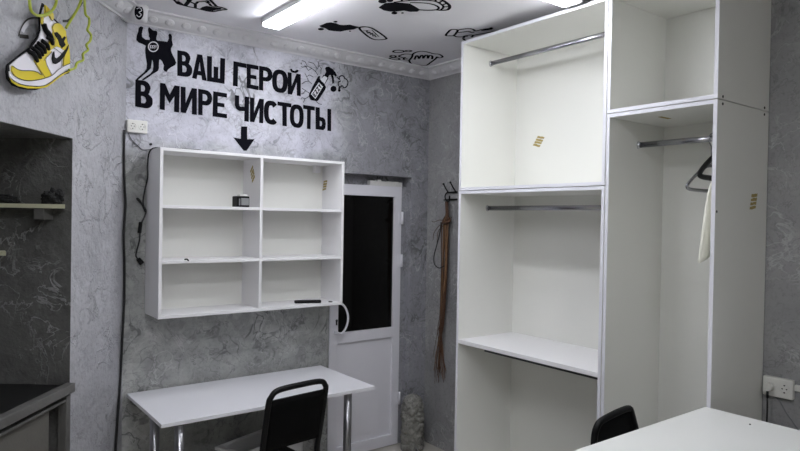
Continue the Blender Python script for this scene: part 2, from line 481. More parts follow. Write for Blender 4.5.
dim = mat('lamp_diffuser_dimmer', 'ffffff', .4, emit=(LAMP_COLOUR, LAMP_POWER*.66))
lamp('ceiling_lamp', 'long white ceiling lamp glowing above the black lettering', (-1.588, -.38, 0), (-1.588, -1.58, 0), power=dim)
lamp('ceiling_lamp', 'white ceiling lamp half cut off by the top edge above the tall wardrobe', (-1.75, -1.82, 0), (-.53, -1.82, 0), power=dim)
lamp('ceiling_lamp', 'added unseen white ceiling lamp overhead, filling the middle of the room with light', (-3.4, -2.75, 0), (-2.2, -2.75, 0))  # added out of view to brighten the room
lamp('ceiling_lamp', 'added unseen white ceiling lamp giving fill light from behind the viewer', (-3.2, -4.7, 0), (-2.0, -4.7, 0))  # unseen fill lamp, added for more ambient light

# ------------------------------------------------------------------ wall lettering
def letter(bm, ch, quad, o, s, plane=PB, off=.002):
    q = [(o[0]+x/s, o[1]+y/s) for x, y in quad]

    def mp(p):
        a, b = p
        u = (1-b)*((1-a)*q[0][0]+a*q[1][0])+b*((1-a)*q[3][0]+a*q[2][0])
        v = (1-b)*((1-a)*q[0][1]+a*q[1][1])+b*((1-a)*q[3][1]+a*q[2][1])
        return plane.uv(u, v)
    for g in GLYPH[ch]: flat2d(bm, [[mp(p) for p in poly] for poly in g], plane, off)


def se(cx, cy, rx, ry, a0=0, a1=360, n=28, e=2.6):
    out = []
    for k in range(n+1 if a1-a0 < 360 else n):
        t = math.radians(a0+(a1-a0)*k/n); c, s_ = math.cos(t), math.sin(t)
        out.append((cx+rx*math.copysign(abs(c)**(2/e), c), cy+ry*math.copysign(abs(s_)**(2/e), s_)))
    return out


def dshape(x0, y0, x1, y1, r):          # rectangle with both right-hand corners rounded
    return [(x0, y0)]+[(x1-r+r*math.sin(t*math.pi/10), y0+r*.6-r*.6*math.cos(t*math.pi/10)) for t in range(6)] + \
           [(x1-r+r*math.cos(t*math.pi/10), y1-r*.6+r*.6*math.sin(t*math.pi/10)) for t in range(6)]+[(x0, y1)]


def cshape():
    o = se(.5, .5, .5, .5, 40, 320, 30); i = se(.5, .5, .17, .3, 40, 320, 30)
    return o+i[::-1]


GLYPH = {
    'В': [[[(0, 0)]+dshape(0, 0, .93, .52, .42)[1:7]+[(.86, .36), (.84, .42), (.78, .47), (.92, .54), (1, .62)]+dshape(0, .4, 1, 1, .45)[7:],
           dshape(.34, .17, .58, .4, .16), dshape(.34, .57, .62, .83, .18)]],
    'А': [[[(.33, 0), (.67, 0), (1, 1), (.68, 1), (.64, .83), (.36, .83), (.31, 1), (0, 1)], [(.5, .3), (.41, .66), (.59, .66)]]],
    'Ш': [[[(0, 0), (.27, 0), (.27, .82), (.37, .82), (.37, .38), (.63, .38), (.63, .82), (.73, .82), (.73, 0), (1, 0), (1, 1), (0, 1)]]],
    'Г': [[[(0, 0), (1, 0), (1, .18), (.36, .18), (.36, 1), (0, 1)]]],
    'Е': [[[(0, 0), (1, 0), (1, .17), (.34, .17), (.34, .42), (.82, .42), (.82, .58), (.34, .58), (.34, .83), (1, .83), (1, 1), (0, 1)]]],
    'Р': [[dshape(0, 0, 1, .6, .45)[:-1]+[(.32, .6), (.32, 1), (0, 1)], dshape(.32, .17, .66, .43, .2)]],
    'О': [[se(.5, .5, .5, .5), se(.5, .5, .2, .31)]],
    'И': [[[(0, 0), (.3, 0), (.3, .62), (.68, 0), (1, 0), (1, 1), (.7, 1), (.7, .38), (.32, 1), (0, 1)]]],
    'М': [[[(0, 0), (.26, 0), (.5, .38), (.74, 0), (1, 0), (1, 1), (.74, 1), (.74, .42), (.5, .72), (.26, .42), (.26, 1), (0, 1)]]],
    'Ч': [[[(0, 0), (.3, 0), (.3, .36), (.38, .44), (.68, .42), (.68, 0), (1, 0), (1, 1), (.68, 1), (.68, .6), (.3, .62), (.1, .56), (0, .42)]]],
    'С': [[cshape()]],
    'Т': [[[(0, 0), (1, 0), (1, .17), (.66, .17), (.66, 1), (.34, 1), (.34, .17), (0, .17)]]],
    'Ы': [[[(0, 0), (.27, 0), (.27, .42), (.5, .43), (.62, .52), (.66, .7), (.62, .9), (.5, 1), (0, 1)], [(.27, .6), (.38, .61), (.42, .7), (.38, .82), (.27, .83)]],
          [[(.76, 0), (1, 0), (1, 1), (.76, 1)]]],
    'E': [[[(0, 0), (1, 0), (1, .2), (.35, .2), (.35, .4), (.85, .4), (.85, .6), (.35, .6), (.35, .8), (1, .8), (1, 1), (0, 1)]]],
    'Z': [[[(0, 0), (1, 0), (1, .2), (.42, .8), (1, .8), (1, 1), (0, 1), (0, .8), (.58, .2), (0, .2)]]],
    'Y': [[[(0, 0), (.32, 0), (.5, .32), (.68, 0), (1, 0), (.66, .58), (.66, 1), (.34, 1), (.34, .58)]]],
}
words = [
    ('ВАШ', (170, 40), 9.014, [[(65, 92), (190, 112), (203, 340), (65, 322)], [(203, 122), (332, 140), (330, 370), (198, 343)], [(333, 143), (497, 168), (490, 396), (333, 370)]]),
    ('ГЕРОЙ', (230, 55), 9.025, [[(30, 55), (148, 80), (145, 300), (25, 278)], [(150, 78), (256, 98), (256, 318), (150, 297)], [(262, 98), (382, 118), (378, 336), (260, 315)],
                                [(380, 122), (522, 145), (517, 352), (378, 330)], [(520, 155), (637, 175), (637, 373), (520, 352)]]),
    ('В', (130, 75), 8., [[(43, 38), (170, 52), (185, 278), (40, 252)]]),
    ('МИРЕ', (130, 75), 8., [[(240, 62), (397, 90), (392, 301), (237, 275)], [(405, 92), (535, 110), (533, 320), (405, 298)], [(545, 110), (657, 130), (652, 334), (545, 318)], [(665, 130), (775, 148), (775, 347), (660, 330)]]),
    ('ЧИСТОТЫ', (225, 85), 6.445, [[(63, 65), (155, 78), (152, 238), (63, 222)], [(160, 80), (250, 92), (245, 247), (160, 237)], [(250, 95), (342, 108), (342, 265), (250, 245)], [(338, 106), (427, 120), (427, 272), (340, 258)],
                                  [(418, 120), (507, 132), (505, 284), (416, 268)], [(503, 128), (578, 140), (575, 290), (503, 277)], [(583, 142), (683, 156), (683, 298), (583, 285)]]),
]
base = PB.px(232, 120)
t = thing('slogan_lettering', 'two lines of bold black Cyrillic lettering painted across the wall above the open shelves', 'wall lettering', base)
for wd, o, s, quads in words:
    bm = BM()
    for ch, q in zip(wd, quads):
        letter(bm, 'И' if ch == 'Й' else ch, q, o, s)
        if ch == 'Й': flat2d(bm, [pxp(PB, [(540, 128), (556, 124), (565, 140), (585, 144), (602, 132), (618, 138), (612, 156), (590, 164), (565, 160), (548, 150)], o, s)], PB, .002)
    link('painted_word', bm, M['paint'], t)
bm = BM(); flat2d(bm, [pxp(PB, [(103, 267), (142, 268), (142, 350), (190, 349), (138, 424), (120, 424), (53, 338), (101, 347)], (225, 85), 6.445)], PB, .002)
single('painted_arrow', bm, M['paint'], 'black arrow painted below the lettering and pointing down to the open shelves', 'wall painting', PB.px(243, 150))

# hero silhouette
o, s = (130, 20), 6.444
t = thing('painted_figure', 'black silhouette of a caped figure raising both fists painted left of the lettering', 'wall painting', PB.px(143, 80))
outline = [(75, 42), (86, 50), (80, 65), (76, 88), (78, 110), (98, 126), (126, 129), (127, 116), (121, 108), (122, 92), (117, 72), (116, 58), (122, 46), (132, 54), (148, 68), (168, 70), (175, 76), (175, 95), (170, 110), (168, 126), (178, 134), (210, 137), (240, 141), (250, 118), (247, 98), (254, 88), (264, 92), (270, 104), (270, 135), (276, 160), (264, 184), (264, 200), (275, 228), (287, 250), (297, 275), (290, 291), (262, 306), (245, 320), (234, 336), (222, 330), (214, 318), (218, 292), (206, 266), (195, 255), (188, 256), (186, 290), (186, 312), (178, 330), (150, 346), (112, 374), (88, 388), (74, 388), (88, 374), (132, 344), (146, 326), (150, 300), (148, 270), (142, 256), (137, 290), (134, 312), (112, 334), (70, 370), (46, 391), (33, 390), (46, 374), (92, 334), (106, 314), (109, 285), (102, 245), (98, 210), (98, 182), (102, 166), (82, 156), (56, 146), (40, 130), (43, 100), (52, 76), (56, 50), (66, 42)]
bm = BM(); flat2d(bm, [pxp(PB, outline, o, s)], PB, .002); link('figure_outline', bm, M['paint'], t)
bm = BM(); flat2d(bm, [pxp(PB, circ((149, 173), 34, 28), o, s), pxp(PB, circ((149, 173), 28, 28), o, s)], PB, .0035); link('emblem_ring', bm, M['paintw'], t)
bm = BM()
for i, ch in enumerate('EZZY'): letter(bm, ch, [(127+i*11.5, 163), (136+i*11.5, 165), (136+i*11.5, 184), (127+i*11.5, 182)], o, s, PB, .0035)
link('emblem_lettering', bm, M['paintw'], t)

# spray bottle drawing with cloud, drops and cracks
o, s = (295, 55), 9.02
t = thing('painted_bottle', 'black spray bottle with a puff cloud and cracks painted right of the lettering', 'wall painting', PB.px(320, 100))
bm = BM()
flat2d(bm, [pxp(PB, [(208, 192), (225, 190), (222, 215), (235, 235), (255, 250), (270, 275), (280, 290), (268, 318), (208, 410), (196, 418), (140, 406), (124, 372), (126, 352), (160, 280)], o, s)], PB, .002)
flat2d(bm, [pxp(PB, [(270, 120), (282, 106), (305, 107), (342, 130), (366, 160), (376, 186), (366, 196), (350, 182), (342, 180), (350, 215), (350, 255), (336, 260), (332, 215), (320, 180), (306, 186), (296, 206), (262, 186), (280, 152)], o, s)], PB, .002)
flat2d(bm, [pxp(PB, circ((346, 306), 27), o, s)], PB, .002); flat2d(bm, [pxp(PB, circ((398, 320), 12), o, s)], PB, .002)
flat2d(bm, [pxp(PB, [(392, 290), (398, 280), (404, 290), (408, 318), (396, 326), (388, 316)], o, s)], PB, .002)
stroke(bm, pxp(PB, [(232, 230), (262, 182)], o, s), .01, PB, .002); stroke(bm, pxp(PB, [(262, 262), (296, 206)], o, s), .01, PB, .002)
link('bottle_outline', bm, M['paint'], t)
bm = BM()
flat2d(bm, [pxp(PB, [(228, 220), (262, 190), (292, 206), (264, 262), (250, 246), (236, 232)], o, s)], PB, .0017); link('bottle_neck', bm, M['paintw'], t)
bm = BM(); flat2d(bm, [pxp(PB, [(142, 352), (212, 248), (250, 286), (182, 396)], o, s)], PB, .0034); link('bottle_label', bm, M['paintw'], t)
bm = BM()
A, B_, C_, D_ = V((142, 352)), V((212, 248)), V((182, 396)), V((250, 286))
for i, ch in enumerate('EZZY'):
    f0, f1 = .05+i*.235, .05+i*.235+.2

    def bl(f, g): q = (A.lerp(B_, f)).lerp(C_.lerp(D_, f), g); return (q.x, q.y)
    letter(bm, ch, [bl(f0, .15), bl(f1, .15), bl(f1, .85), bl(f0, .85)], o, s, PB, .0048)
link('label_lettering', bm, M['paint'], t)
bm = BM()
stroke(bm, pxp(PB, [(378, 200), (400, 222), (398, 200), (420, 186), (442, 196), (448, 212), (466, 222), (476, 250), (464, 285), (440, 296), (424, 276), (408, 290), (392, 276), (390, 246), (410, 236)], o, s), .0085, PB, .002, 4)
link('puff_cloud', bm, M['paint'], t)
for L in ([(205, 180), (185, 150), (195, 115), (165, 75), (120, 62)], [(185, 150), (150, 120), (110, 100), (90, 60), (60, 50)], [(150, 120), (120, 140), (85, 90)], [(200, 130), (215, 95), (205, 60)], [(215, 95), (235, 120), (232, 170)],
          [(150, 260), (120, 235), (90, 240), (60, 262)], [(120, 235), (105, 195), (130, 180), (165, 200)], [(105, 195), (88, 165)], [(128, 345), (95, 322), (62, 300)], [(95, 322), (70, 350), (40, 352)], [(125, 375), (90, 395), (60, 385), (20, 398)], [(90, 395), (75, 430)], [(190, 420), (215, 440), (240, 446)], [(60, 70), (20, 82), (0, 70)], [(110, 100), (70, 110), (30, 105)]):
    L = [(max(x, 54), y) for x, y in L]
    bm = BM(); stroke(bm, pxp(PB, L, o, s), .0045, PB, .0016); link('crack_line', bm, M['paint'], t)

# ------------------------------------------------------------------ ceiling drawings
OC = .0015


def cpx(pts, o, s): return pxp(PC, pts, o, s)


o, s = (310, 0), 8.
t = thing('painted_bottle', 'black spill and outlined tilted bottle painted on the ceiling in front of the lettering', 'ceiling painting', PC.px(350, 30))
bm = BM()
flat2d(bm, [cpx([(75, 205), (110, 192), (130, 182), (165, 178), (205, 184), (235, 196), (270, 200), (320, 196), (350, 205), (398, 215), (352, 232), (320, 236), (290, 240), (245, 250), (190, 246), (150, 240), (120, 222), (90, 216)], o, s)], PC, OC)
for c, rx in (((204, 172), 16), ((88, 231), 24), ((320, 248), 8)): flat2d(bm, [cpx(circ(c, rx, 14, rx*.35), o, s)], PC, OC)
link('spill', bm, M['paint'], t)
bm = BM()
stroke(bm, cpx([(395, 224), (425, 212), (485, 220), (540, 250), (610, 302), (590, 314), (525, 316), (480, 300), (430, 262)], o, s), .016, PC, OC, 3, closed=True)
stroke(bm, cpx([(405, 215), (440, 212)], o, s), .02, PC, OC)
stroke(bm, cpx([(425, 245), (495, 238), (550, 290), (500, 292)], o, s), .008, PC, OC)
link('bottle_outline', bm, M['paint'], t)
bm = BM()
for i, ch in enumerate('EZZY'): letter(bm, ch, [(445+i*20, 245+i*10), (462+i*20, 243+i*10), (478+i*20, 262+i*10), (460+i*20, 266+i*10)], o, s, PC, OC)
link('label_lettering', bm, M['paint'], t)

o, s = (360, -2), 8.
t = thing('painted_brush', 'large black spill with an oval brush painted on the ceiling at the top edge', 'ceiling painting', PC.px(420, 6))
bm = BM()
flat2d(bm, [cpx([(150, 74), (175, 56), (200, 40), (260, 34), (330, 36), (400, 44), (440, 66), (480, 92), (460, 106), (400, 108), (350, 98), (300, 104), (240, 106), (190, 96)], o, s)], PC, OC)
for c, rx in (((180, 24), 34), ((275, 118), 24), ((240, 18), 26), ((340, 118), 10)): flat2d(bm, [cpx(circ(c, rx, 16, rx*.45), o, s)], PC, OC)
link('spill', bm, M['paint'], t)
bm = BM()
stroke(bm, cpx([(400, 36), (480, 36), (560, 44), (612, 60), (630, 78), (608, 92), (540, 96), (470, 92)], o, s), .014, PC, OC, 4)
stroke(bm, cpx([(270, 32), (400, 18), (520, 16), (600, 24), (650, 48), (668, 70), (648, 92)], o, s), .014, PC, OC, 4)
stroke(bm, cpx([(290, -6), (420, -14), (560, -8), (650, 12), (705, 46), (718, 70), (700, 92), (650, 96), (610, 92)], o, s), .018, PC, OC, 4)
for a, b in (((320, -4), (340, 24)), ((380, -8), (400, 20)), ((440, -10), (455, 18)), ((500, -8), (510, 18)), ((560, 0), (560, 20)), ((610, 8), (600, 26)), ((655, 22), (632, 38)), ((690, 42), (655, 54)), ((710, 66), (665, 70))): stroke(bm, cpx([a, b], o, s), .014, PC, OC)
link('brush_outline', bm, M['paint'], t)

o, s = (340, 20), 6.154
t = thing('painted_hand', 'outlined wiping hand with bubbles painted on the ceiling by the cornice corner', 'ceiling painting', PC.px(415, 58))
bm = BM()
for L, c in (([(425, 248), (442, 228), (452, 205), (490, 192), (530, 194), (575, 206), (612, 210), (632, 226), (610, 232), (598, 226)], False), ([(425, 248), (440, 268), (490, 276), (530, 278), (555, 262), (585, 240), (598, 224)], False),
             ([(458, 242), (470, 218), (480, 222), (486, 238)], False), ([(486, 238), (500, 216), (510, 220), (512, 236)], False), ([(512, 236), (528, 214), (540, 220), (540, 236)], False), ([(540, 236), (552, 216), (568, 222), (566, 240)], False),
             ([(440, 210), (400, 208), (372, 216), (362, 222), (385, 230), (415, 236)], False), ([(400, 228), (392, 242), (425, 246)], False),
             ([(326, 192), (345, 185), (380, 186), (395, 192), (370, 198), (338, 198)], True), ([(400, 190), (418, 185), (440, 188), (425, 194)], True), ([(305, 236), (325, 230), (360, 234), (365, 242), (340, 244)], True), ([(308, 222), (325, 216), (345, 222), (330, 228)], True)):
    stroke(bm, cpx(L, o, s), .016, PC, OC, 3, closed=c)
link('hand_outline', bm, M['paint'], t)

o, s = (430, 20), 10.
t = thing('painted_hand', 'outlined hand with a cuff painted on the ceiling against the wardrobe top', 'ceiling painting', PC.px(470, 33))
bm = BM()
for L, c in (([(158, 152), (185, 115), (212, 94), (250, 92), (276, 98), (270, 116), (240, 152), (200, 156)], True), ([(276, 98), (340, 88), (400, 84), (440, 96), (455, 108), (520, 92)], False),
             ([(275, 122), (330, 118), (380, 112), (420, 122), (440, 116)], False), ([(245, 156), (270, 166), (330, 166), (345, 158), (400, 148), (430, 152), (412, 170)], False), ([(330, 180), (350, 200), (390, 204)], False), ([(430, 152), (470, 144), (560, 128), (640, 112), (700, 102)], False), ([(335, 178), (345, 164), (380, 160)], False)):
    stroke(bm, cpx(L, o, s), .016, PC, OC, 3, closed=c)
link('hand_outline', bm, M['paint'], t)
bm = BM(); flat2d(bm, [cpx([(500, 96), (540, 86), (590, 80), (612, 70), (634, 78), (620, 92), (570, 100), (520, 106)], o, s)], PC, OC); link('foam_drop', bm, M['paint'], t)
bm = BM(); flat2d(bm, [cpx(circ((342, 214), 11, 12, 8), o, s)], PC, OC)
link('foam_drop', bm, M['paint'], t)

o, s = (170, 0), 11.43
t = thing('painted_brush', 'black crosshatched drawing painted on the ceiling above the left cornice', 'ceiling painting', PC.px(200, 5))
bm = BM()
for L, wd in (([(0, -60), (60, 10), (90, 42), (180, 66), (290, 90), (420, 122), (480, 132)], .02), ([(80, 10), (140, 50), (175, 60), (215, 10), (250, -30)], .03), ([(90, 0), (130, -40)], .016), ([(215, 10), (290, 44), (290, 86)], .022), ([(290, 44), (320, 18), (400, 14), (450, 40), (470, 66)], .02), ([(420, -40), (470, 8), (530, 68)], .022), ([(420, 0), (450, 30)], .02), ([(480, 132), (530, 124), (590, 112), (650, 106)], .02), ([(470, 66), (560, 76), (620, 92), (652, 106)], .016), ([(530, 68), (600, 84)], .016), ([(150, -50), (215, 10)], .02)):
    stroke(bm, cpx(L, o, s), wd*.8, PC, OC)
flat2d(bm, [cpx([(345, 96), (370, 78), (420, 66), (480, 76), (590, 90), (580, 102), (520, 110), (480, 124), (420, 118)], o, s)], PC, OC)
link('drawing_lines', bm, M['paint'], t)

# ------------------------------------------------------------------ sneaker sign on the slanted wall
t = thing('sneaker_sign', 'yellow and white high-top sneaker cut-out sign with black laces mounted on the slanted wall', 'sign', PD.px(40, 88))
OS = (0, 0)


def spart(name, pts, m, off, thick=.002, o=(0, 0), s=3.99):
    bm = BM(); flat2d(bm, [pxp(PDS, p, o, s) for p in ([pts] if not isinstance(pts[0], list) else pts)], PDS, off, thick); return link(name, bm, m, t)


def inset(pts, k=.97):
    cx = sum(p[0] for p in pts)/len(pts); cy = sum(p[1] for p in pts)/len(pts)
    return [(cx+(x-cx)*k, cy+(y-cy)*k) for x, y in pts]


body = [(32, 262), (36, 255), (60, 236), (100, 206), (122, 190), (132, 172), (150, 150), (162, 120), (158, 65), (163, 50), (171, 17), (184, 32), (214, 76), (232, 92), (250, 115), (262, 140), (268, 170), (274, 250), (274, 290), (240, 300), (205, 325), (180, 345), (140, 356), (95, 352), (55, 338), (34, 312), (30, 285)]
bm = BM(); flat2d(bm, [pxp(PDS, inset(body, 1.025), (0, 0), 3.99)], PDS, -.0035, .0035); link('board', bm, M['snblack'], t)
for u, v in ((24, 66), (60, 62), (50, 30), (30, 80)):
    bm = BM(); q = PD.px(u, v); cyl(bm, q, q+N*.0425, .009, 12); link('standoff', bm, M['steel'], t)


spart('side_panel', inset([(33, 262), (60, 238), (102, 208), (124, 190), (140, 168), (152, 150), (162, 118), (160, 66), (172, 22), (214, 78), (232, 94), (250, 118), (262, 142), (266, 172), (272, 250), (273, 272), (235, 294), (205, 315), (180, 335), (140, 345), (95, 342), (55, 328), (36, 305)]), M['snwhite'], .002)
z2 = (0, -160)                                 # second crop's offset: y + 40 px at 8x

def q8(pts): return [(x/2.005, (y/8+40)*3.99) for x, y in pts]
def q1(pts): return [(x/2.005, y/2.005) for x, y in pts]


spart('toe_overlay', q8([(82, 206), (95, 206), (120, 232), (160, 244), (240, 246), (285, 258), (310, 276), (322, 270), (268, 180), (260, 165), (300, 150), (320, 170), (345, 160), (360, 130), (372, 100), (402, 88), (378, 120), (350, 150), (360, 200), (400, 280), (360, 300), (290, 318), (215, 326), (150, 314), (100, 286), (78, 250)]), M['yellow'], .005)
spart('eyestay', q8([(300, 140), (330, 110), (350, 70), (372, 40), (385, 10), (410, -30), (432, -20), (420, 20), (435, 50), (395, 80), (368, 105), (350, 140), (330, 165), (320, 172)]), M['yellow'], .006)
spart('ankle_collar', q1([(412, 250), (405, 215), (425, 186), (460, 184), (490, 210), (515, 250), (520, 310), (530, 345), (520, 380), (500, 400), (470, 380), (440, 370), (415, 385), (405, 370)]), M['yellow'], .006)
spart('heel_counter', q8([(520, 40), (538, 30), (546, 110), (548, 185), (492, 208), (498, 140), (505, 90)]), M['yellow'], .006)
spart('tongue', q1([(345, 45), (352, 38), (415, 110), (418, 150), (402, 165), (380, 125), (340, 140), (345, 90)]), M['yellow'], .006)
spart('tongue_side', q1([(318, 130), (335, 120), (336, 170), (325, 200), (316, 180)]), M['yellow'], .006)
spart('swoosh', q8([(418, 90), (408, 110), (402, 150), (412, 185), (432, 192), (460, 176), (500, 130), (530, 70), (534, 38), (505, 84), (470, 125), (440, 148), (422, 138)]), M['snblack'], .008)
spart('ankle_wing', q1([(420, 262), (440, 255), (470, 285), (480, 310), (500, 290), (512, 300), (495, 330), (510, 360), (480, 385), (462, 360), (450, 320), (430, 290)]), M['snblack'], .008)
spart('midsole', q8([(64, 250), (80, 270), (110, 300), (160, 320), (220, 330), (300, 322), (370, 302), (410, 278), (450, 240), (492, 212), (548, 188), (550, 236), (500, 258), (450, 290), (400, 330), (350, 360), (290, 370), (200, 364), (130, 346), (80, 315), (66, 290)]), M['snwhite'], .004)
spart('outsole', q8([(70, 305), (90, 330), (140, 355), (200, 370), (290, 376), (352, 364), (400, 334), (450, 294), (500, 262), (550, 240), (550, 252), (500, 275), (450, 308), (405, 346), (355, 380), (300, 388), (210, 386), (130, 368), (85, 340)]), M['yellow'], .006)
bm = BM()
for L in ([(82, 206), (120, 232), (160, 244), (240, 246), (285, 258), (310, 276), (322, 270), (262, 175)], [(78, 250), (100, 286), (150, 314), (215, 326), (290, 318), (360, 300), (410, 276), (450, 238), (492, 210), (548, 186)], [(400, 280), (360, 200), (350, 150), (378, 118), (402, 88)], [(262, 175), (345, 300)], [(476, 140), (474, 215)], [(412, 62), (440, 80), (478, 110)], [(492, 208), (498, 140), (510, 88)], [(66, 290), (80, 315), (130, 346), (200, 364), (290, 370), (350, 360), (400, 330), (450, 290), (500, 258), (550, 236)]):
    stroke(bm, pxp(PDS, q8(L), (0, 0), 3.99), .0035, PDS, .0095, 3)
for L in ([(330, 170), (350, 225), (385, 250)], [(345, 45), (345, 90), (340, 140)], [(380, 125), (402, 165), (418, 150)], [(412, 250), (405, 215), (425, 186), (460, 184)], [(412, 250), (425, 300), (415, 370)]):
    stroke(bm, pxp(PDS, q1(L), (0, 0), 3.99), .0035, PDS, .0095, 3)
link('outlines', bm, M['snline'], t)
# laces
for a, b in (((205, 80), (282, 168)), ((240, 60), (305, 140)), ((265, 45), (322, 120)), ((285, 20), (345, 100)), ((318, 2), (372, 72)), ((360, -25), (402, 30)), ((215, 95), (250, 110))):
    bm = BM(); pa, pb = PDS.uv(a[0]/8, a[1]/8+40), PDS.uv(b[0]/8, b[1]/8+40); mid = ((pa[0]+pb[0])/2, (pa[1]+pb[1])/2)
    tube(bm, [PDS.w(*pa, .008), PDS.w(*mid, .018), PDS.w(*pb, .008)], .0095, 8, 5, sx=.9, sy=1.); link('lace', bm, M['snblack'], t)
bm = BM(); tube(bm, [PDS.w(*PDS.uv(u, v), .012) for u, v in ((41, 24), (43, 30), (47, 35), (49, 40))], .012, 8, 5); link('lace', bm, M['snblack'], t)

# yellow-green flexible tube around the sneaker
PT = Plane(K+N*.075, -D, (0, 0, 1), N)
bm = BM()
tube(bm, [PT.px(u, v) for u, v in ((28, -16), (29.5, 0), (31, 10), (36, 15), (42, 15.5), (49, 13), (54, 8), (56.5, 0), (57, -16))], .0062, 10, 6)
single('light_tube', bm, M['neon'], 'yellow-green flexible tube looped round the tip of the sneaker sign', 'neon tube', PT.px(42, 15), smooth=False)
bm = BM()
tube(bm, [PT.px(u, v) for u, v in ((66, 28), (69, 23), (74, 15), (78, 8), (81, 0), (83, -12))], .006, 10, 6)
tube(bm, [PT.px(u, v) for u, v in ((84, -12), (84.5, 0), (85.5, 14), (89, 18), (89, 25), (87.5, 30), (91, 35), (90, 41), (86.5, 45), (88, 50), (83, 54), (83, 60), (77, 63), (75, 68), (69, 70))], .006, 10, 6)
single('light_tube', bm, M['neon'], 'yellow-green flexible tube zigzagging down beside the heel of the sneaker sign', 'neon tube', PT.px(85, 30))
# airbrushed silver curl on the wall behind the sneaker
t = thing('painted_curl', 'silver and grey painted curl on the slanted wall behind the sneaker laces', 'wall painting', PD.px(28, 30))
bm = BM(); flat2d(bm, [pxp(PD, [(20, 31), (21, 27), (25, 21), (31, 18.5), (38, 18), (40, 22), (40, 30), (36, 36), (33, 32), (30, 27), (25, 29), (22, 32)])], PD, .0015); link('curl_fill', bm, M['paintg'], t)
bm = BM(); stroke(bm, pxp(PD, [(18, 36), (20, 29), (25, 21), (31, 18), (40, 18)]), .007, PD, .003, 4); stroke(bm, pxp(PD, [(19, 36), (28, 37)]), .016, PD, .003); link('curl_outline', bm, M['snline'], t)
bm = BM(); stroke(bm, pxp(PD, [(62, 21), (69, 20), (76, 11), (82, 2)]), .012, PD, .003, 3)
link('painted_line', bm, M['snline'], t)
bm = BM(); stroke(bm, pxp(PD, [(22, 32), (24, 27), (29, 22.5), (37, 22)]), .02, PD, .0032, 4); link('curl_highlight', bm, M['paintw'], t)

# ------------------------------------------------------------------ open wall shelf unit
SX0, SX1, SY, SZ0, SZ1 = -2.196, -.967, -.27, 1.210, 2.187
T = .018
t = thing('wall_shelf', 'white open wall shelf unit of six compartments hanging below the painted arrow', 'shelf unit', (SX0, 0, SZ0))
SD = -1.575
bm = BM(); box(bm, SX0, SX0+T, SY, -.003, SZ0, SZ1, .001); link('side_panel', bm, M['white'], t)
bm = BM(); box(bm, SX1-T, SX1, SY, -.003, SZ0, SZ1, .001); link('side_panel', bm, M['white'], t)
bm = BM(); box(bm, SD-T/2, SD+T/2, SY, -.006, SZ0+T, SZ1-T, .001); link('divider', bm, M['white'], t)
bm = BM(); box(bm, SX0+T, SX1-T, SY, -.003, SZ1-T, SZ1, .001); link('top_panel', bm, M['white'], t)
bm = BM(); box(bm, SX0+T, SX1-T, SY, -.003, SZ0, SZ0+T, .001); link('bottom_panel', bm, M['white'], t)
bm = BM(); box(bm, SX0+T, SX1-T, -.006, -.003, SZ0+T, SZ1-T); link('back_panel', bm, M['back'], t)
for z in (1.851, 1.533):
    for a, b in ((SX0+T, SD-T/2), (SD+T/2, SX1-T)):
        bm = BM(); box(bm, a, b, SY+.002, -.006, z-T/2, z+T/2, .001); link('shelf_board', bm, M['white'], t)
for x in (SX0+T+.004, SX1-T-.085):
    bm = BM(); box(bm, x, x+.045, -.05, -.008, SZ1-T-.05, SZ1-T-.001, .004); cyl(bm, (x+.02, -.055, SZ1-T-.02), (x+.02, -.05, SZ1-T-.02), .006, 10)
    link('hanging_bracket', bm, M['white'], t)


def residue(parent, plane, c, w_, h_, rot=0., slant=.35):
    """old masking-tape residue: four ragged strips of yellowish glue"""
    bm = BM()
    for i in range(4):
        y0 = -h_/2+i*h_/4; pts = []
        for a in range(6): pts.append((-w_/2+a*w_/5, y0+h_/4*.72+random.uniform(-.1, .1)*h_/4))
        top = pts[::-1]; bot = [(-w_/2+a*w_/5, y0+random.uniform(-.1, .1)*h_/4) for a in range(6)]
        P = [(c[0]+(x+slant*y)*math.cos(rot)-y*math.sin(rot), c[1]+(x+slant*y)*math.sin(rot)+y*math.cos(rot)) for x, y in bot+top]
        flat2d(bm, [P], plane, .0008, .0003)
    return link('sticker_residue', bm, M['sticker'], parent, label='yellowish sticker glue residue')


pl = Plane((SD-T/2, 0, 0), (0, -1, 0), (0, 0, 1), (-1, 0, 0)); residue(t, pl, pl.uv(252.5, 173.5), .055, .085, .75)
pl = Plane((SX1-T, 0, 0), (0, -1, 0), (0, 0, 1), (-1, 0, 0)); residue(t, pl, pl.uv(325, 185), .05, .07, .1)

# things on the shelf
pz = 1.851+T/2
q = CAM+ray(241.5, 205)*((-.2-CAM.y)/ray(241.5, 205).y)
t = thing('cube_box', 'small black cube box with silver front standing on the upper left shelf board', 'box', (q.x, -.19, pz), .12)
bm = BM(); box(bm, -.042, .042, -.035, .035, 0, .068, .005); link('case', bm, M['black'], t, False)
bm = BM(); box(bm, -.018, .036, -.0375, -.034, .012, .056, .002); link('front_plate', bm, M['steel'], t, False)
bm = BM(); box(bm, -.034, -.024, -.037, -.034, .01, .052, .001); link('side_strip', bm, M['greycable'], t, False)
bm = BM(); box(bm, -.02, .035, -.02, .02, .068, .08, .003); link('lid', bm, M['socket'], t, False)
pz = SZ0+T
a, b = [CAM+ray(u, v)*((pz+.012-CAM.z)/ray(u, v).z) for u, v in ((294.5, 301.5), (321, 301))]
bm = BM(); L = (b-a).length; mx = Matrix.Translation(((a+b)/2).xy.to_3d()+V((0, 0, pz)))@Matrix.Rotation(math.atan2(b.y-a.y, b.x-a.x), 4, 'Z')
t = thing('remote_control', 'slim black remote control lying on the lower right shelf', 'remote control', (((a+b)/2).x, ((a+b)/2).y, pz), math.atan2(b.y-a.y, b.x-a.x))
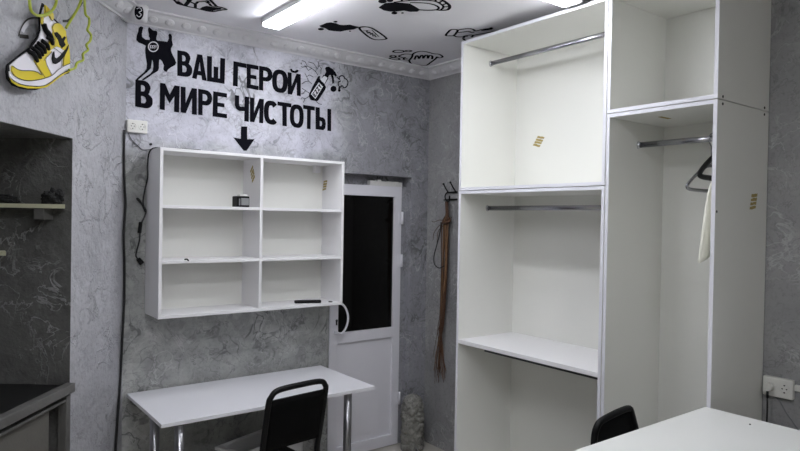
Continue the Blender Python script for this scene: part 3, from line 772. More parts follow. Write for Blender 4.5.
bm = BM(); box(bm, -L/2, L/2, -.018, .018, 0, .02, .006); link('case', bm, M['black'], t, False)
bm = BM()
for i in range(5): cyl(bm, (-L/2+.03+i*.025, 0, .0195), (-L/2+.03+i*.025, 0, .0215), .005, 10)
link('buttons', bm, M['greycable'], t, False)
a = CAM+ray(330.5, 301.5)*((pz+.004-CAM.z)/ray(330.5, 301.5).z)
bm = BM(); lathe(bm, [(.004, 0), (.014, 0), (.014, .005), (.006, .006)], (0, 0, 0), 16); bm.transform(Matrix.Translation((a.x, a.y, pz)))
single('bottle_cap', bm, M['black'], 'tiny dark cap lying to the right of the remote control', 'cap', (a.x, a.y, pz))
pz = 1.533+T/2
a = CAM+ray(195, 261)*((pz+.004-CAM.z)/ray(195, 261).z)
bm = BM(); tube(bm, [(a.x-.01, SY+.01, pz+.004), (a.x, SY-.004, pz+.006), (a.x+.006, SY-.012, pz-.004)], .0042, 8, 4)
single('marker_clip', bm, M['black'], 'tiny black clip on the front edge of the middle left shelf board', 'clip', (a.x, SY, pz))

# power cord hanging on the side of the shelf
t = thing('power_cord', 'black power cord with inline switch and plug hanging down the left side of the shelf', 'power cord', (SX0-.02, SY+.12, SZ1))
PS = Plane((SX0-.012, 0, 0), (0, -1, 0), (0, 0, 1), (-1, 0, 0))
PW = Plane((0, -.016, 0), (1, 0, 0), (0, 0, 1), (0, -1, 0)); PV = Plane((SX0-.01, 0, 0), (0, -1, 0), (0, 0, 1), (-1, 0, 0))
bm = BM()
tube(bm, [V((SX0+.25, SY+.05, SZ1+.005)), V((SX0+.1, SY+.08, SZ1+.005)), V((SX0+.01, SY+.13, SZ1+.006)), V((SX0-.012, SY+.17, SZ1-.02)), PV.px(147.5, 165), PV.px(147.5, 178)]+[PW.px(u, v) for u, v in ((144.5, 192), (143.2, 204), (146, 211), (143.5, 219), (140.5, 224))], .0045, 8, 6)
tube(bm, [PW.px(u, v) for u, v in ((140, 232), (139.5, 240), (137, 250), (136, 256), (139, 260))], .0045, 8, 6)
tube(bm, [PW.px(u, v) for u, v in ((143.2, 205), (139, 201), (137, 198.5), (139, 199.5), (143, 206), (145.5, 212))], .0055, 8, 6)
link('cord', bm, M['cable'], t)
bm = BM(); a, b = PW.px(140.8, 222), PW.px(139.5, 233); tube(bm, [a, a.lerp(b, .2), a.lerp(b, .8), b], .014, 10, 3, sx=.8); link('switch', bm, M['black'], t)
bm = BM(); a, b = PW.px(138, 258.5), PW.px(142, 263.5); tube(bm, [a, a.lerp(b, .6), b], .013, 12, 4, taper=1.2); link('plug', bm, M['black'], t)

# ------------------------------------------------------------------ sockets and wall cables
def socket(name, label, plane, c, w_, h_, plug):
    q = plane.w(*c); t = thing(name, label, 'socket', q)

    def pbox(bm, a0, a1, b0, b1, d0, d1, bev):
        m = Matrix(((plane.ax.x, plane.ay.x, plane.n.x, q.x), (plane.ax.y, plane.ay.y, plane.n.y, q.y), (plane.ax.z, plane.ay.z, plane.n.z, q.z), (0, 0, 0, 1)))
        return box(bm, a0, a1, b0, b1, d0, d1, bev, m)
    bm = BM(); pbox(bm, -w_/2, w_/2, -h_/2, h_/2, .0005, .03, .005); link('housing', bm, M['socket'], t)
    for s_ in (-1, 1):
        a0 = s_*w_*.235; r = w_*.18
        bm = BM(); cc = plane.w(c[0]+a0, c[1], .0302)
        ring = []
        for rr, dd in ((1., 0), (1., .003), (.86, .003), (.8, -.001), (.02, -.001)):
            ring.append([bm.verts.new(cc+plane.ax*(r*rr*math.cos(k*math.pi/12))+plane.ay*(r*rr*math.sin(k*math.pi/12))+plane.n*dd) for k in range(24)])
        for i in range(4):
            for k in range(24): bm.faces.new((ring[i][k], ring[i][(k+1) % 24], ring[i+1][(k+1) % 24], ring[i+1][k]))
        oo = link('outlet', bm, M['socket'], t)
        if s_ == -1 and plug: continue
        bm = BM()
        for k in (-1, 1):
            p = plane.w(c[0]+a0+k*r*.4, c[1], .029); tube(bm, [p, p+plane.n*.0028], r*.13, 10, 0)
        for k in (-1, 1):
            p = plane.w(c[0]+a0, c[1]+k*r*.72, .03); m2 = r*.2
            tube(bm, [p, p+plane.n*.0025], m2*.8, 8, 0)
        link('contact_holes', bm, M['sockh'], oo)
    return t


c0 = PB.uv(136.2, 127); socket('wall_socket', 'white double wall socket high on the back wall left of the lettering', PB, (c0[0], c0[1]), .115, .075, False)
bm = BM(); PK = Plane((0, -.012, 0), (1, 0, 0), (0, 0, 1), (0, -1, 0))
top = PK.px(125.5, 124)
pts = [PK.w(PK.uv(126, 125)[0]+.012, PK.uv(126, 125)[1])]
for u, v in ((124.5, 130), (124, 150), (124.5, 185), (125.5, 205), (123.8, 235), (124.5, 265), (124.2, 300), (122, 345), (120, 385), (117.5, 420), (115.5, 451), (114, 480)):
    P_ = Plane(K+N*.012, -D, (0, 0, 1), N)
    pts.append(P_.px(u, v))
tube(bm, pts[1:], .007, 8, 6)
single('wall_cable', bm, M['cable'], 'thick black cable running down the wall corner from the high socket', 'cable', pts[-1])
bm = BM(); tube(bm, [PB.px(u, v, .006) for u, v in ((128, 133), (131, 139), (138, 146), (143, 150))]+[V((SX0+.02, -.06, SZ1+.004)), V((SX0+.15, -.09, SZ1+.004))], .0032, 8, 6)
single('wire', bm, M['greycable'], 'thin grey wire curving from the high socket to the shelf top', 'cable', PB.px(138, 146))
bm = BM(); c = PB.px(150.5, 144.3); tube(bm, [c, c+V((0, -.012, 0))], .007, 10, 0)
single('screw_anchor', bm, M['black'], 'dark screw in the wall just above the left end of the shelf', 'screw', c)

c1 = PR.uv(780, 386.8); ts = socket('wall_socket', 'white double wall socket with a plug on the right wall beside the wardrobe', PR, c1, .132, .092, True)
pq = PR.w(c1[0]-.132*.235, c1[1], .0345)
t = thing('plug', 'white plug pushed into the socket beside the wardrobe with a black lead hanging down', 'plug', pq)
bm = BM(); tube(bm, [pq, pq+PR.n*.012, pq+PR.n*.034], .021, 16, 0, taper=.85); link('plug_body', bm, M['socket'], t)
bm = BM(); s0 = pq+PR.n*.025+V((0, 0, -.02)); tube(bm, [s0, s0+V((0, 0, -.03))], .006, 8, 0); link('strain_relief', bm, M['cable'], t)
bm = BM(); tube(bm, [s0+V((0, 0, -.03)), s0+V((.002, 0, -.1)), s0+V((.006, .003, -.25)), s0+V((.012, .0, -.5)), s0+V((.016, -.02, -.66))], .004, 8, 6); link('lead', bm, M['cable'], t)
bm = BM(); tube(bm, [PR.px(u, v, .008) for u, v in ((776, 396.5), (781, 402), (787, 413), (793, 421), (799, 430), (806, 440))], .0025, 8, 6)
single('wire', bm, M['greycable'], 'thin grey wire drooping to the right below the socket beside the wardrobe', 'cable', PR.px(790, 417))
bm = BM(); a, b = PR.uv(795.2, 386)[0], PR.uv(812, 389)[0]; z = c1[1]
m = Matrix(((0, 0, -1, 0), (-1, 0, 0, 0), (0, 1, 0, 0), (0, 0, 0, 1)))
box(bm, -.018, 0, -(a+.45), -(a+.002), z-.002, z+.026, .003)
single('cable_duct', bm, M['socket'], 'white cable duct leaving the right wall socket towards the frame edge', 'cable duct', (0, -a, z))

# ------------------------------------------------------------------ desk
TZ = .7465
t = thing('desk', 'white desk top on chrome legs standing under the wall shelf', 'desk', (-1.64, -.36, 0))
bm = BM(); box(bm, -2.298, -.984, -.697, -.02, TZ-.02, TZ, .0015); link('desktop', bm, M['desk'], t)
for x, y in ((-2.189, -.645), (-2.255, -0.435), (-1.152, -.645), (-1.04, -.09)):
    bm = BM(); cyl(bm, (x, y, .004), (x, y, TZ-.02), .025, 24); lg = link('leg', bm, M['legmetal'], t)
    bm = BM(); lathe(bm, [(.036, TZ-.026), (.036, TZ-.021)], (x, y, 0), 24); link('mounting_plate', bm, M['chrome'], lg)
    bm = BM(); lathe(bm, [(.032, .0), (.034, .003), (.034, .018), (.03, .02)], (x, y, 0), 24); link('foot', bm, M['black'], lg)

# low white crate under the desk
ca = math.radians(20); w_, d_, h_ = .26, .11, .40
ux, uy = V((math.cos(ca), math.sin(ca), 0)), V((math.sin(ca), -math.cos(ca), 0))
cc = V((-1.845, -.29, 0))+ux*w_+uy*d_
t = thing('storage_crate', 'low white crate standing on the floor under the desk behind the chair', 'crate', cc, ca)
bm = BM()
box(bm, -w_, -w_+.014, -d_, d_, .0, h_, .003); box(bm, w_-.014, w_, -d_, d_, .0, h_, .003); box(bm, -w_, w_, -d_, -d_+.014, .0, h_, .003); box(bm, -w_, w_, d_-.014, d_, .0, h_, .003); box(bm, -w_, w_, -d_, d_, 0, .02)
link('body', bm, M['cratew'], t, False)
bm = BM()
for x0, x1, y0, y1 in ((-w_-.012, -w_+.02, -d_-.012, d_+.012), (w_-.02, w_+.012, -d_-.012, d_+.012), (-w_, w_, -d_-.012, -d_+.02), (-w_, w_, d_-.02, d_+.012)): box(bm, x0, x1, y0, y1, h_, h_+.02, .003)
link('rim', bm, M['cratew'], t, False)

# ------------------------------------------------------------------ visitor chair (black metal frame)
t = thing('chair', 'black metal chair with a padded back and open grip at the desk', 'chair', (-1.655, -.68, 0), math.radians(7))
W = .187
def bk(x, z): return V((x, -.135-.085*(z-.45)/.43, z))      # leaning plane of the backrest
bm = BM()
tube(bm, [V((-W, -.2, .03)), V((-W, -.15, .3)), bk(-W, .46), bk(-W, .6), bk(-W, .81), bk(-W+.01, .855), bk(-W+.05, .888), bk(0, .894), bk(W-.05, .89), bk(W-.01, .862), bk(W, .82), bk(W, .6), bk(W, .46), V((W, -.15, .3)), V((W, -.2, .03))], .0155, 12, 6)
fr = link('back_frame', bm, M['black'], t, False)
bm = BM(); n = 9
g = []
for i, z in enumerate([.552+.285*k/8 for k in range(9)]):
    for j in range(n):
        x = -W+.004+(2*W-.008)*j/(n-1); bulge = .012*(1-(2*j/(n-1)-1)**4)*(1-(i/4-1)**4)
        for sgn in (-1, 1): g.append(bm.verts.new(bk(x, z)+V((0, sgn*(.008+bulge), 0))))
for i in range(8):
    for j in range(n-1):
        for k in (0, 1):
            a = (i*n+j)*2+k; f = bm.faces.new((g[a], g[a+2], g[a+2+2*n], g[a+2*n])); f.smooth = True
    for j in (0, n-1):
        a = (i*n+j)*2; bm.faces.new((g[a], g[a+1], g[a+1+2*n], g[a+2*n]))
for i in (0, 8):
    for j in range(n-1): a = (i*n+j)*2; bm.faces.new((g[a], g[a+1], g[a+3], g[a+2]))
link('backrest', bm, M['vinyl'], t, False)
bm = BM(); box(bm, -.165, .165, -.12, .15, .395, .43, .015); link('seat', bm, M['vinyl'], t, False)
bm = BM(); tube(bm, [V((-W, -.15, .385)), V((-W, .13, .385)), V((W, .13, .385)), V((W, -.15, .385))], .0115, 10, 0); link('seat_frame', bm, M['black'], t, False)
for sx in (-1, 1):
    bm = BM(); tube(bm, [V((sx*W, .125, .385)), V((sx*W, .13, .2)), V((sx*W, .135, .012))], .0115, 10, 3); lg = link('leg', bm, M['black'], t, False)
    bm = BM(); tube(bm, [V((sx*W, .135, 0)), V((sx*W, .135, .03))], .015, 10, 0); link('foot_cap', bm, M['black'], lg, False)
    bm = BM(); tube(bm, [V((sx*W, -.204, 0)), V((sx*W, -.2, .035))], .015, 10, 0); link('foot_cap', bm, M['black'], fr, False)

# ------------------------------------------------------------------ wardrobe units
def cabinet(name, label, ya, yb, z0, z1, group, sh=None, rail_z=None, plinth=False):
    """open cabinet: ya far side, yb near side (ya > yb), front at WX, back at the wall"""
    t = thing(name, label, 'wardrobe', (WX/2, (ya+yb)/2, z0), 0, group); xb = -.006
    bm = BM(); box(bm, WX, xb, ya-T, ya, z0, z1, .001); link('side_panel', bm, M['white_in'], t)
    bm = BM(); box(bm, WX, xb, yb, yb+T, z0, z1, .001); link('side_panel', bm, M['white_in'], t)
    bm = BM(); box(bm, WX+.001, xb, ya-T, yb+T, z1-T, z1, .001); link('top_panel', bm, M['white_in'], t)
    zb = z0+(.06 if plinth else 0)
    bm = BM(); box(bm, WX+.001, xb, ya-T, yb+T, zb, zb+T, .001); link('bottom_panel', bm, M['white_in'], t)
    if plinth: bm = BM(); box(bm, WX+.03, WX+.046, ya-T, yb+T, 0, zb); link('plinth', bm, M['white_in'], t)
    bm = BM(); box(bm, xb-.003, xb, ya-T, yb+T, zb+T, z1-T); link('back_panel', bm, M['back'], t)
    # edge banding on the front edges
    bm = BM(); e = .0012
    for y in (ya-T, yb): box(bm, WX-e, WX, y, y+T, z0, z1)
    for z in (z1-T, zb): box(bm, WX-e, WX+.001, yb+T, ya-T, z, z+T)
    link('edge_band', bm, M['edge'], t)
    if sh:
        bm = BM(); box(bm, WX+.0, xb-.003, yb+T, ya-T, sh-.025, sh, .001); link('shelf_board', bm, M['white'], t)
    for z, x in (rail_z or []):
        bm = BM(); tube(bm, [(x, ya-T-.001, z), (x, yb+T+.001, z)], .015, 16, 0, sx=1., sy=.5, up=(0, 0, 1)); r = link('hanging_rail', bm, M['rail'], t)
        for y, s_ in ((ya-T, -1), (yb+T, 1)):
            bm = BM(); tube(bm, [(x, y, z), (x, y+s_*.004, z), (x, y+s_*.012, z)], .021, 18, 0, up=(0, 0, 1), sy=.75, taper=.8); link('rail_flange', bm, M['chrome'], r)
    return t


ZA, ZB = 1.989, 2.351
G = 0.004
gw = 'white wardrobe cabinets along the right wall'
tA1 = cabinet('wardrobe_cabinet', 'upper left white wardrobe cabinet with one rail and a sticker mark inside', Y1, Y2+.0022, ZA+G, WZ, gw, rail_z=[(2.845, -.265)])
tA0 = cabinet('wardrobe_cabinet', 'tall lower left white wardrobe cabinet with a rail and a wide shelf board', Y1, Y2+.0022, 0, ZA, gw, sh=1.035, rail_z=[(1.885, -.27)], plinth=True)
tB1 = cabinet('wardrobe_cabinet', 'upper right white wardrobe cabinet, small and empty, cut off by the top edge', Y2-.0022, Y3, ZB+G, WZ, gw)
tB0 = cabinet('wardrobe_cabinet', 'tall narrow lower right white wardrobe cabinet where the garment hangs', Y2-.0022, Y3, 0, ZB, gw, rail_z=[(2.215, -.255)], plinth=True)
bm = BM(); box(bm, -.478, -.462, -1.15, Y2+T+.004, .988, 1.009, .002); link('runner', bm, M['railrun'], tA0, label='dark metal runner under the shelf board')
pl = Plane((-.009, 0, 0), (0, -1, 0), (0, 0, 1), (-1, 0, 0)); residue(tA1, pl, pl.uv(539, 141), .06, .075, -.25)
pl = Plane((0, Y2-T-.0008, 0), (1, 0, 0), (0, 0, 1), (0, -1, 0)); residue(tB1, pl, pl.uv(636, 33), .075, .075, .5)
pl = Plane((0, Y3, 0), (1, 0, 0), (0, 0, 1), (0, -1, 0)); residue(tB0, pl, pl.uv(753.5, 201), .06, .075, .1)
# cam screws in the outer side
for par, zz in ((tB1, ZB+.016), (tB0, ZB-.016)):
    for x in (WX+.045, -.055):
        bm = BM(); tube(bm, [(x, Y3+.001, zz), (x, Y3-.0015, zz)], .0065, 12, 0); link('screw', bm, M['seam'], par)
bm = BM(); tube(bm, [(WX+.012, Y3+.0005, 1.86), (WX+.012, Y3-.0015, 1.86)], .006, 10, 0); link('screw', bm, M['seam'], tB0)
# small torn tape on the underside of the right cabinet's top board
bm = BM(); box(bm, -.36, -.27, Y2-.21, Y2-.19, ZB-T-.0012, ZB-T); link('tape_scrap', bm, M['sticker'], tB0)

# ------------------------------------------------------------------ hangers and garment in the right cabinet
def hanger(name, label, y, rot, m, drop=0., group=None, fat=1.):
    RXr, RZr = -.255, 2.215
    t = thing(name, label, 'clothes hanger', (RXr, y, RZr), rot, group)
    bm = BM(); hk = [V((.024, 0, -.012)), V((.022, 0, .012)), V((.0, 0, .0235)), V((-.022, 0, .01)), V((-.02, 0, -.02)), V((-.002, 0, -.045)), V((0, 0, -.075-drop))]
    tube(bm, hk, .003, 8, 6); link('hook', bm, m, t, False)
    bm = BM(); z = -.075-drop
    tube(bm, [V((0, 0, z)), V((.06, 0, z-.012)), V((.15, 0, z-.06)), V((.205, 0, z-.1)), V((.2, 0, z-.118)), V((.1, 0, z-.122)), V((-.1, 0, z-.122)), V((-.2, 0, z-.118)), V((-.205, 0, z-.1)), V((-.15, 0, z-.06)), V((-.06, 0, z-.012))], .0065*fat, 8, 5, closed=True, sx=1.3)
    link('frame', bm, m, t, False)
    return t


hanger('clothes_hanger', 'thick black plastic hanger hanging above the white garment', -2.475, .03, M['black'], fat=1.5)
hanger('clothes_hanger', 'grey hanger hanging lowest, left of the white garment', -2.428, -.02, M['rail'], .055)
# garment: a draped shell over the hanger
bm = BM(); nx, nz = 24, 22; rows = []
for j in range(nz+1):
    v = j/nz; row = []
    for i in range(nx+1):
        a = i/nx*2*math.pi
        ztop = -.082
        half = .03+.165*min(1, v*4)**.8+.095*v
        z = ztop-.13*min(1, v*4)*(.25+.75*abs(math.cos(a)))-.36*max(0, v-.1)/.9-.012*math.sin(a*2+1)*v
        th = .012+.016*min(1, v*2)+.006*math.sin(a*5+v*3)*v
        ca_ = math.cos(a)
        row.append(bm.verts.new(((half if ca_ < 0 else min(half, .2))*ca_, th*math.sin(a), z)))
    rows.append(row)
for j in range(nz):
    for i in range(nx): f = bm.faces.new((rows[j][i], rows[j][i+1], rows[j+1][i+1], rows[j+1][i])); f.smooth = True
bmesh.ops.remove_doubles(bm, verts=bm.verts, dist=1e-5)
bm.transform(Matrix.Translation((-.255, -2.523, 2.215))@Matrix.Rotation(.0, 4, 'Z'))
g = single('white_garment', bm, M['cloth'], 'white cloth garment hanging in the right wardrobe cabinet behind its outer side', 'garment', (-.255, -2.523, 1.7))
so = g.modifiers.new('thick', 'SOLIDIFY'); so.thickness = .003

# ------------------------------------------------------------------ coat hook and cords on the right wall
t = thing('coat_hook', 'black wire coat hook on the right wall beside the wardrobe', 'coat hook', PR.px(452, 195))
PH = Plane((-.05, 0, 0), (0, -1, 0), (0, 0, 1), (-1, 0, 0))
bm = BM()
yb = Y1+.03
def HR(u, v, off): return Plane((-off, 0, 0), (0, -1, 0), (0, 0, 1), (-1, 0, 0)).px(u, v)
p0 = HR(447, 192.5, .012); p1 = HR(457, 192, .012); p2 = HR(444, 200, .012)
tube(bm, [p1, p0], .006, 8, 0); tube(bm, [HR(457, 199.3, .012), p2], .006, 8, 0); link('rail', bm, M['black'], t)
for k, (ua, va, ub, vb) in enumerate(((448, 192, 443.5, 184), (456, 192, 450.5, 182.5))):
    bm = BM(); tube(bm, [HR(ua, va, .012), HR((ua+ub)/2, (va+vb)/2+.5, .03), HR(ub, vb, .055)], .005, 8, 5); hk = link('prong', bm, M['black'], t)
    bm = BM(); q = HR(ub, vb, .055); lathe(bm, [(.002, -.008), (.008, -.004), (.008, .004), (.002, .008)], q, 10); link('tip', bm, M['black'], hk)
bm = BM(); tube(bm, [HR(446.5, 193, .012), HR(445, 196, .045), HR(446, 200, .06), HR(449, 201.5, .05), HR(449.5, 196, .02)], .005, 8, 5); link('prong', bm, M['black'], t)

t = thing('leather_cords', 'bundle of brown leather cords hanging from the coat hook and fraying at the end', 'cord bundle', HR(447, 201, .05))
random.seed(3)
core = [(446.5, 201.5), (447, 214), (445.5, 222), (445, 240), (444.5, 265), (443.5, 290), (442, 315), (440.5, 330)]
for k in range(20):
    a = random.uniform(-3.2, 3.2); f = random.uniform(0, 1); b = random.uniform(-7, 5)
    pts = [HR(u+a*(.35 if i < 2 else 1)*(1 if i < 6 else .8)+.5*math.sin(i*1.3+k), v, .035+.014*math.sin(k*2+i*.7)) for i, (u, v) in enumerate(core)]
    pts += [HR(440.5+b*.4, 343+f*4, .025), HR(440+b*.8+random.uniform(-1, 1), 358+f*8, .02), HR(441+b+random.uniform(-2, 2), 368+f*16, .016)]
    bm = BM(); tube(bm, pts, random.uniform(.004, .0065), 6, 4, taper=.3); link('strand', bm, M['brown'] if k % 3 else M['brownl'], t)
for k in range(10):
    v0 = random.uniform(320, 350); b = random.uniform(-9, 8)
    bm = BM(); tube(bm, [HR(441, v0, .03), HR(441+b*.5, v0+14, .02), HR(441+b, v0+26+random.uniform(0, 16), .012)], .0028, 6, 4, taper=.4); link('strand', bm, M['brown'], t)
bm = BM(); q = [HR(443.5, 221, .045), HR(449, 218, .03), HR(449.5, 221.5, .055), HR(444, 223.5, .055)]
tube(bm, q, .008, 8, 5, closed=True); link('binding', bm, M['brown'], t)
for L in ([(446, 222), (440, 220), (434, 222), (431.5, 221)], [(446, 222), (439, 226), (434, 233), (433, 240)], [(444, 225), (438, 232), (437, 246)], [(447, 221), (452, 217)]):
    bm = BM(); tube(bm, [HR(u, v, .04-.006*i) for i, (u, v) in enumerate(L)], .0035, 6, 4, taper=.5); link('loose_end', bm, M['brown'], t)
bm = BM(); tube(bm, [HR(u, v, .068) for u, v in ((441, 222), (440, 232), (436.5, 246), (434, 256), (434.5, 264), (439, 268), (444, 266))], .004, 8, 6)
single('looped_cord', bm, M['cable'], 'thin dark looped cord hanging against the brown leather cords', 'cord', HR(434, 256, .03))

# ------------------------------------------------------------------ plastered pipe stub in the corner
bm = BM(); c = V((-.185, -.085, 0)); n, mz = 64, 90; rings = []
for j in range(mz+1):
    z = .43*j/mz; base_r = .084 if z < .34 else .084*math.sqrt(max(0.02, 1-((z-.34)/.092)**2))
    ring = []
    for i in range(n):
        a = 2*math.pi*i/n; d = V((math.cos(a), math.sin(a), 0)); q = V((d.x*2.2, d.y*2.2, z*16))
        rr = base_r*(1+.14*noise.noise(q)+.14*noise.noise(q*2.7)+.12*noise.noise(q*5.3))
        p = c+d*rr+V((0, 0, z)); p.y = min(p.y, -.004); p.x = min(p.x, -.004); ring.append(bm.verts.new(p))
    rings.append(ring)
for j in range(mz):
    for i in range(n): f = bm.faces.new((rings[j][i], rings[j][(i+1) % n], rings[j+1][(i+1) % n], rings[j+1][i])); f.smooth = True
bm.faces.new(rings[0][::-1]); bm.faces.new(rings[-1])
t = thing('pipe_stub', 'rough plastered pipe stub standing in the corner beside the door', 'pipe', c)
link('plaster_coat', bm, M['rough'], t)
bm = BM(); lathe(bm, [(.09, 0), (.092, .03), (.085, .045), (.07, .05)], c, 24)
for v in bm.verts:
    v.co.x = min(v.co.x, -.004); v.co.y = min(v.co.y, -.004); v.co += V((0, 0, 0))
link('collar', bm, M['rough'], t)
bm = BM(); tube(bm, [c+V((.1, -.01, .0)), c+V((.103, .0, .1)), c+V((.1, .01, .22))], .014, 10, 4); link('side_pipe', bm, M['rough'], t)

# ------------------------------------------------------------------ niche: bench and planks
def DS(s, n, z): return K+D*s+N*n+V((0, 0, z))


t = thing('work_bench', 'dirty steel framed bench with a black top standing in the dark niche', 'bench', DS(1.2, -.3, 0))
BZ = .962; s0, s1 = ND-.0+.012, 2.2
bm = BM(); dbox(bm, ND+.003, s1, -.014, .03, BZ-.045, BZ, .004); link('top_frame', bm, M['bench'], t)
bm = BM(); dbox(bm, ND+.006, s1, -.6, -.014, BZ-.04, BZ-.012); link('bench_top', bm, M['benchtop'], t)
for a, b in ((ND+.012, ND+.052), (s1-.05, s1-.01)):
    for n0, n1 in ((-.03, .012), (-.6, -.56)):
        bm = BM(); dbox(bm, a, b, n0, n1, 0, BZ-.055, .003); link('leg', bm, M['bench'], t)
bm = BM(); dbox(bm, ND+.17, s1-.1, -.02, -.005, BZ-.33, BZ-.085, .003); link('front_panel', bm, M['benchp'], t)
bm = BM(); dbox(bm, ND+.06, s1-.06, -.012, .015, BZ-.08, BZ-.068, .002); link('rail', bm, M['bench'], t)

# planks on the far side of the niche (pixel points lie on the plank's front-edge plane)
PJ = Plane(K+D*(ND+.15), -N, (0, 0, 1), D)


def plank(name, label, u0, v0, u1, v1, depth=.09):
    P_ = Plane(K+D*(ND+depth), N, (0, 0, 1), D); a0, b0 = P_.uv(u1, v1); a1, b1 = P_.uv(u0, v0)
    zt = (b0+b1)/2; n_right = a0; n_left = a1
    t = thing(name, label, 'shelf', DS(ND+.08, n_right, zt), 0, 'planks in the niche')
    bm = BM(); nb = Plane(K+D*(ND+.002), N, (0, 0, 1), D).uv(u1-1, v1)[0]
    lo = [bm.verts.new(DS(s_, n_, zt-.02)) for s_, n_ in ((ND+.002, n_left), (ND+depth, n_left), (ND+depth, n_right), (ND+.002, nb))]
    hi = [bm.verts.new(v.co+V((0, 0, .02))) for v in lo]
    bm.faces.new(lo); bm.faces.new(hi)
    for i in range(4): bm.faces.new((lo[i], lo[(i+1) % 4], hi[(i+1) % 4], hi[i]))
    link('board', bm, M['wood'], t)
    return t, n_right, zt


p1_, nr, zt = plank('niche_shelf', 'pale wooden plank shelf high in the dark niche with a dark clump on it', -60, 201.5, 65, 205)
bm = BM(); P_ = Plane(K+D*(ND+.08), N, (0, 0, 1), D); a = P_.uv(33.5, 210)[0]; b = P_.uv(44, 210)[0]
dbox(bm, ND+.001, ND+.08, min(a, b), max(a, b), zt-.075, zt-.0205, .002); link('bracket', bm, M['bench'], p1_)
plank('niche_shelf', 'lower pale plank of which only the end shows in the dark niche', -60, 249.5, 6, 252.5)
bm = BM(); q0 = Plane(K+D*(ND+.05), N, (0, 0, 1), D).uv(54, 198)
ct = DS(ND+.05, q0[0], zt+.001)
ico = bmesh.ops.create_icosphere(bm, subdivisions=4, radius=1.)
for v in bm.verts:
    d = v.co.copy(); k = 1+.45*noise.noise(d*1.7)+.3*noise.noise(d*4)
    v.co = V((d.x*.048*k, d.y*.04*k, max(0, (d.z*.042*k)+.03)))
bm.transform(Matrix.Translation(ct))
single('crumpled_rag', bm, M['soot'], 'crumpled black rag lying at the right end of the niche plank', 'rag', ct)
bm = BM(); q0 = Plane(K+D*(ND+.05), N, (0, 0, 1), D).uv(6, 196); ct = DS(ND+.05, q0[0], zt+.001)
bmesh.ops.create_icosphere(bm, subdivisions=3, radius=1.)
for v in bm.verts:
    d = v.co.copy(); k = 1+.5*noise.noise(d*2.1+V((5, 0, 0)))+.3*noise.noise(d*5)
    v.co = V((d.x*.05*k, d.y*.035*k, max(0, (d.z*.024*k)+.016)))
bm.transform(Matrix.Translation(ct))
single('crumpled_rag', bm, M['soot'], 'flat dark rag on the niche plank at the left frame edge', 'rag', ct)

# ------------------------------------------------------------------ office chair behind the counter
t = thing('office_chair', 'black office chair with a curved mesh back behind the white counter', 'office chair', (-.88, -2.10, 0), 0)
bm = BM()
def ob(a, b):       # a sideways, b up 0..1: slightly curved back
    return V((.165*a, -.22-.03*b+.006*a*a, .60+.385*b))
LEFT = [(-.70, 0), (-.72, .3), (-.78, .6), (-.80, .8), (-.74, .89), (-.6, .945)]
RIGHT = [(1.32, 0), (1.38, .2), (1.34, .45), (1.2, .64), (.95, .82), (.76, .95)]
outl = LEFT+[(-.2, .98), (.2, 1.), (.62, 1.0)]+RIGHT[::-1]+[(.8, -.03), (.2, -.04), (-.4, -.03)]
tube(bm, [ob(a, b) for a, b in outl], .015, 10, 5, closed=True, sx=.9); link('back_frame', bm, M['black'], t, False)
bm = BM(); n = 12; g = []


def lerp_tab(tab, b):
    for (a0, b0), (a1, b1) in zip(tab, tab[1:]):
        if b <= b1: return a0+(a1-a0)*(b-b0)/(b1-b0)
    return tab[-1][0]


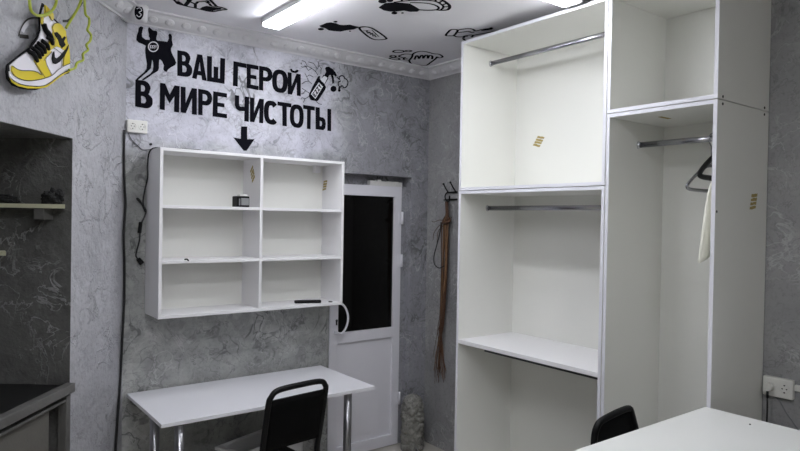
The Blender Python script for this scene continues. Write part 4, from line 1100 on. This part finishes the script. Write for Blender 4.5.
for i in range(n+1):
    b = .96*i/n
    for j in range(n+1): g.append(bm.verts.new(ob(lerp_tab(LEFT, b)*(1-j/n)+lerp_tab(RIGHT, b)*j/n, b+.02*math.sin(math.pi*j/n)*(i/n))))
for i in range(n):
    for j in range(n): f = bm.faces.new((g[i*(n+1)+j], g[i*(n+1)+j+1], g[(i+1)*(n+1)+j+1], g[(i+1)*(n+1)+j])); f.smooth = True
o_ = link('mesh_back', bm, M['mesh'], t, False); so = o_.modifiers.new('thick', 'SOLIDIFY'); so.thickness = .006
bm = BM(); box(bm, -.22, .22, -.2, .24, .47, .54, .03); link('seat', bm, M['mesh'], t, False)
bm = BM(); tube(bm, [(0, -.08, .47), (0, -.23, .48), (0, -.275, .54), (0, -.262, .72)], .02, 10, 4, sx=.6, sy=1.6); link('back_support', bm, M['black'], t, False)
bm = BM(); cyl(bm, (0, .0, .1), (0, .0, .47), .025, 16); link('gas_lift', bm, M['black'], t, False)
bm = BM()
for k in range(5):
    a = math.radians(90+72*k); tube(bm, [(0, 0, .11), (.14*math.cos(a), .14*math.sin(a), .095), (.25*math.cos(a), .25*math.sin(a), .075)], .02, 8, 3, taper=.7)
st = link('star_base', bm, M['black'], t, False)
for k in range(5):
    a = math.radians(90+72*k); bm = BM(); p = V((.25*math.cos(a), .25*math.sin(a), .03)); d = V((-math.sin(a), math.cos(a), 0))
    tube(bm, [p-d*.018, p+d*.018], .03, 14, 0); link('caster', bm, M['black'], st, False)

# ------------------------------------------------------------------ counter in the foreground
CX, CY, CZ = -.549, -2.573, 1.01
t = thing('counter', 'white counter with a wide top in the right foreground', 'counter', (-1.25, -3.0, 0))
bm = BM(); box(bm, -1.95, CX, -3.45, CY, CZ-.025, CZ, .0015); link('countertop', bm, M['counter'], t)
for x0 in (-1.9, CX-.07): bm = BM(); box(bm, x0, x0+.02, -3.4, CY-.04, 0, CZ-.025, .001); link('side_panel', bm, M['counter'], t)
bm = BM(); box(bm, -1.88, CX-.07, -3.38, -3.36, 0, CZ-.025, .001); link('front_panel', bm, M['counter'], t)
q = CAM+ray(750, 424.7)*((CZ-CAM.z)/ray(750, 424.7).z)
bm = BM(); lathe(bm, [(.001, 0), (.004, .0002), (.003, .003), (.001, .004)], (q.x, q.y, CZ), 10)
single('crumb', bm, M['soot'], 'tiny dark crumb lying on the white counter top', 'crumb', (q.x, q.y, CZ))
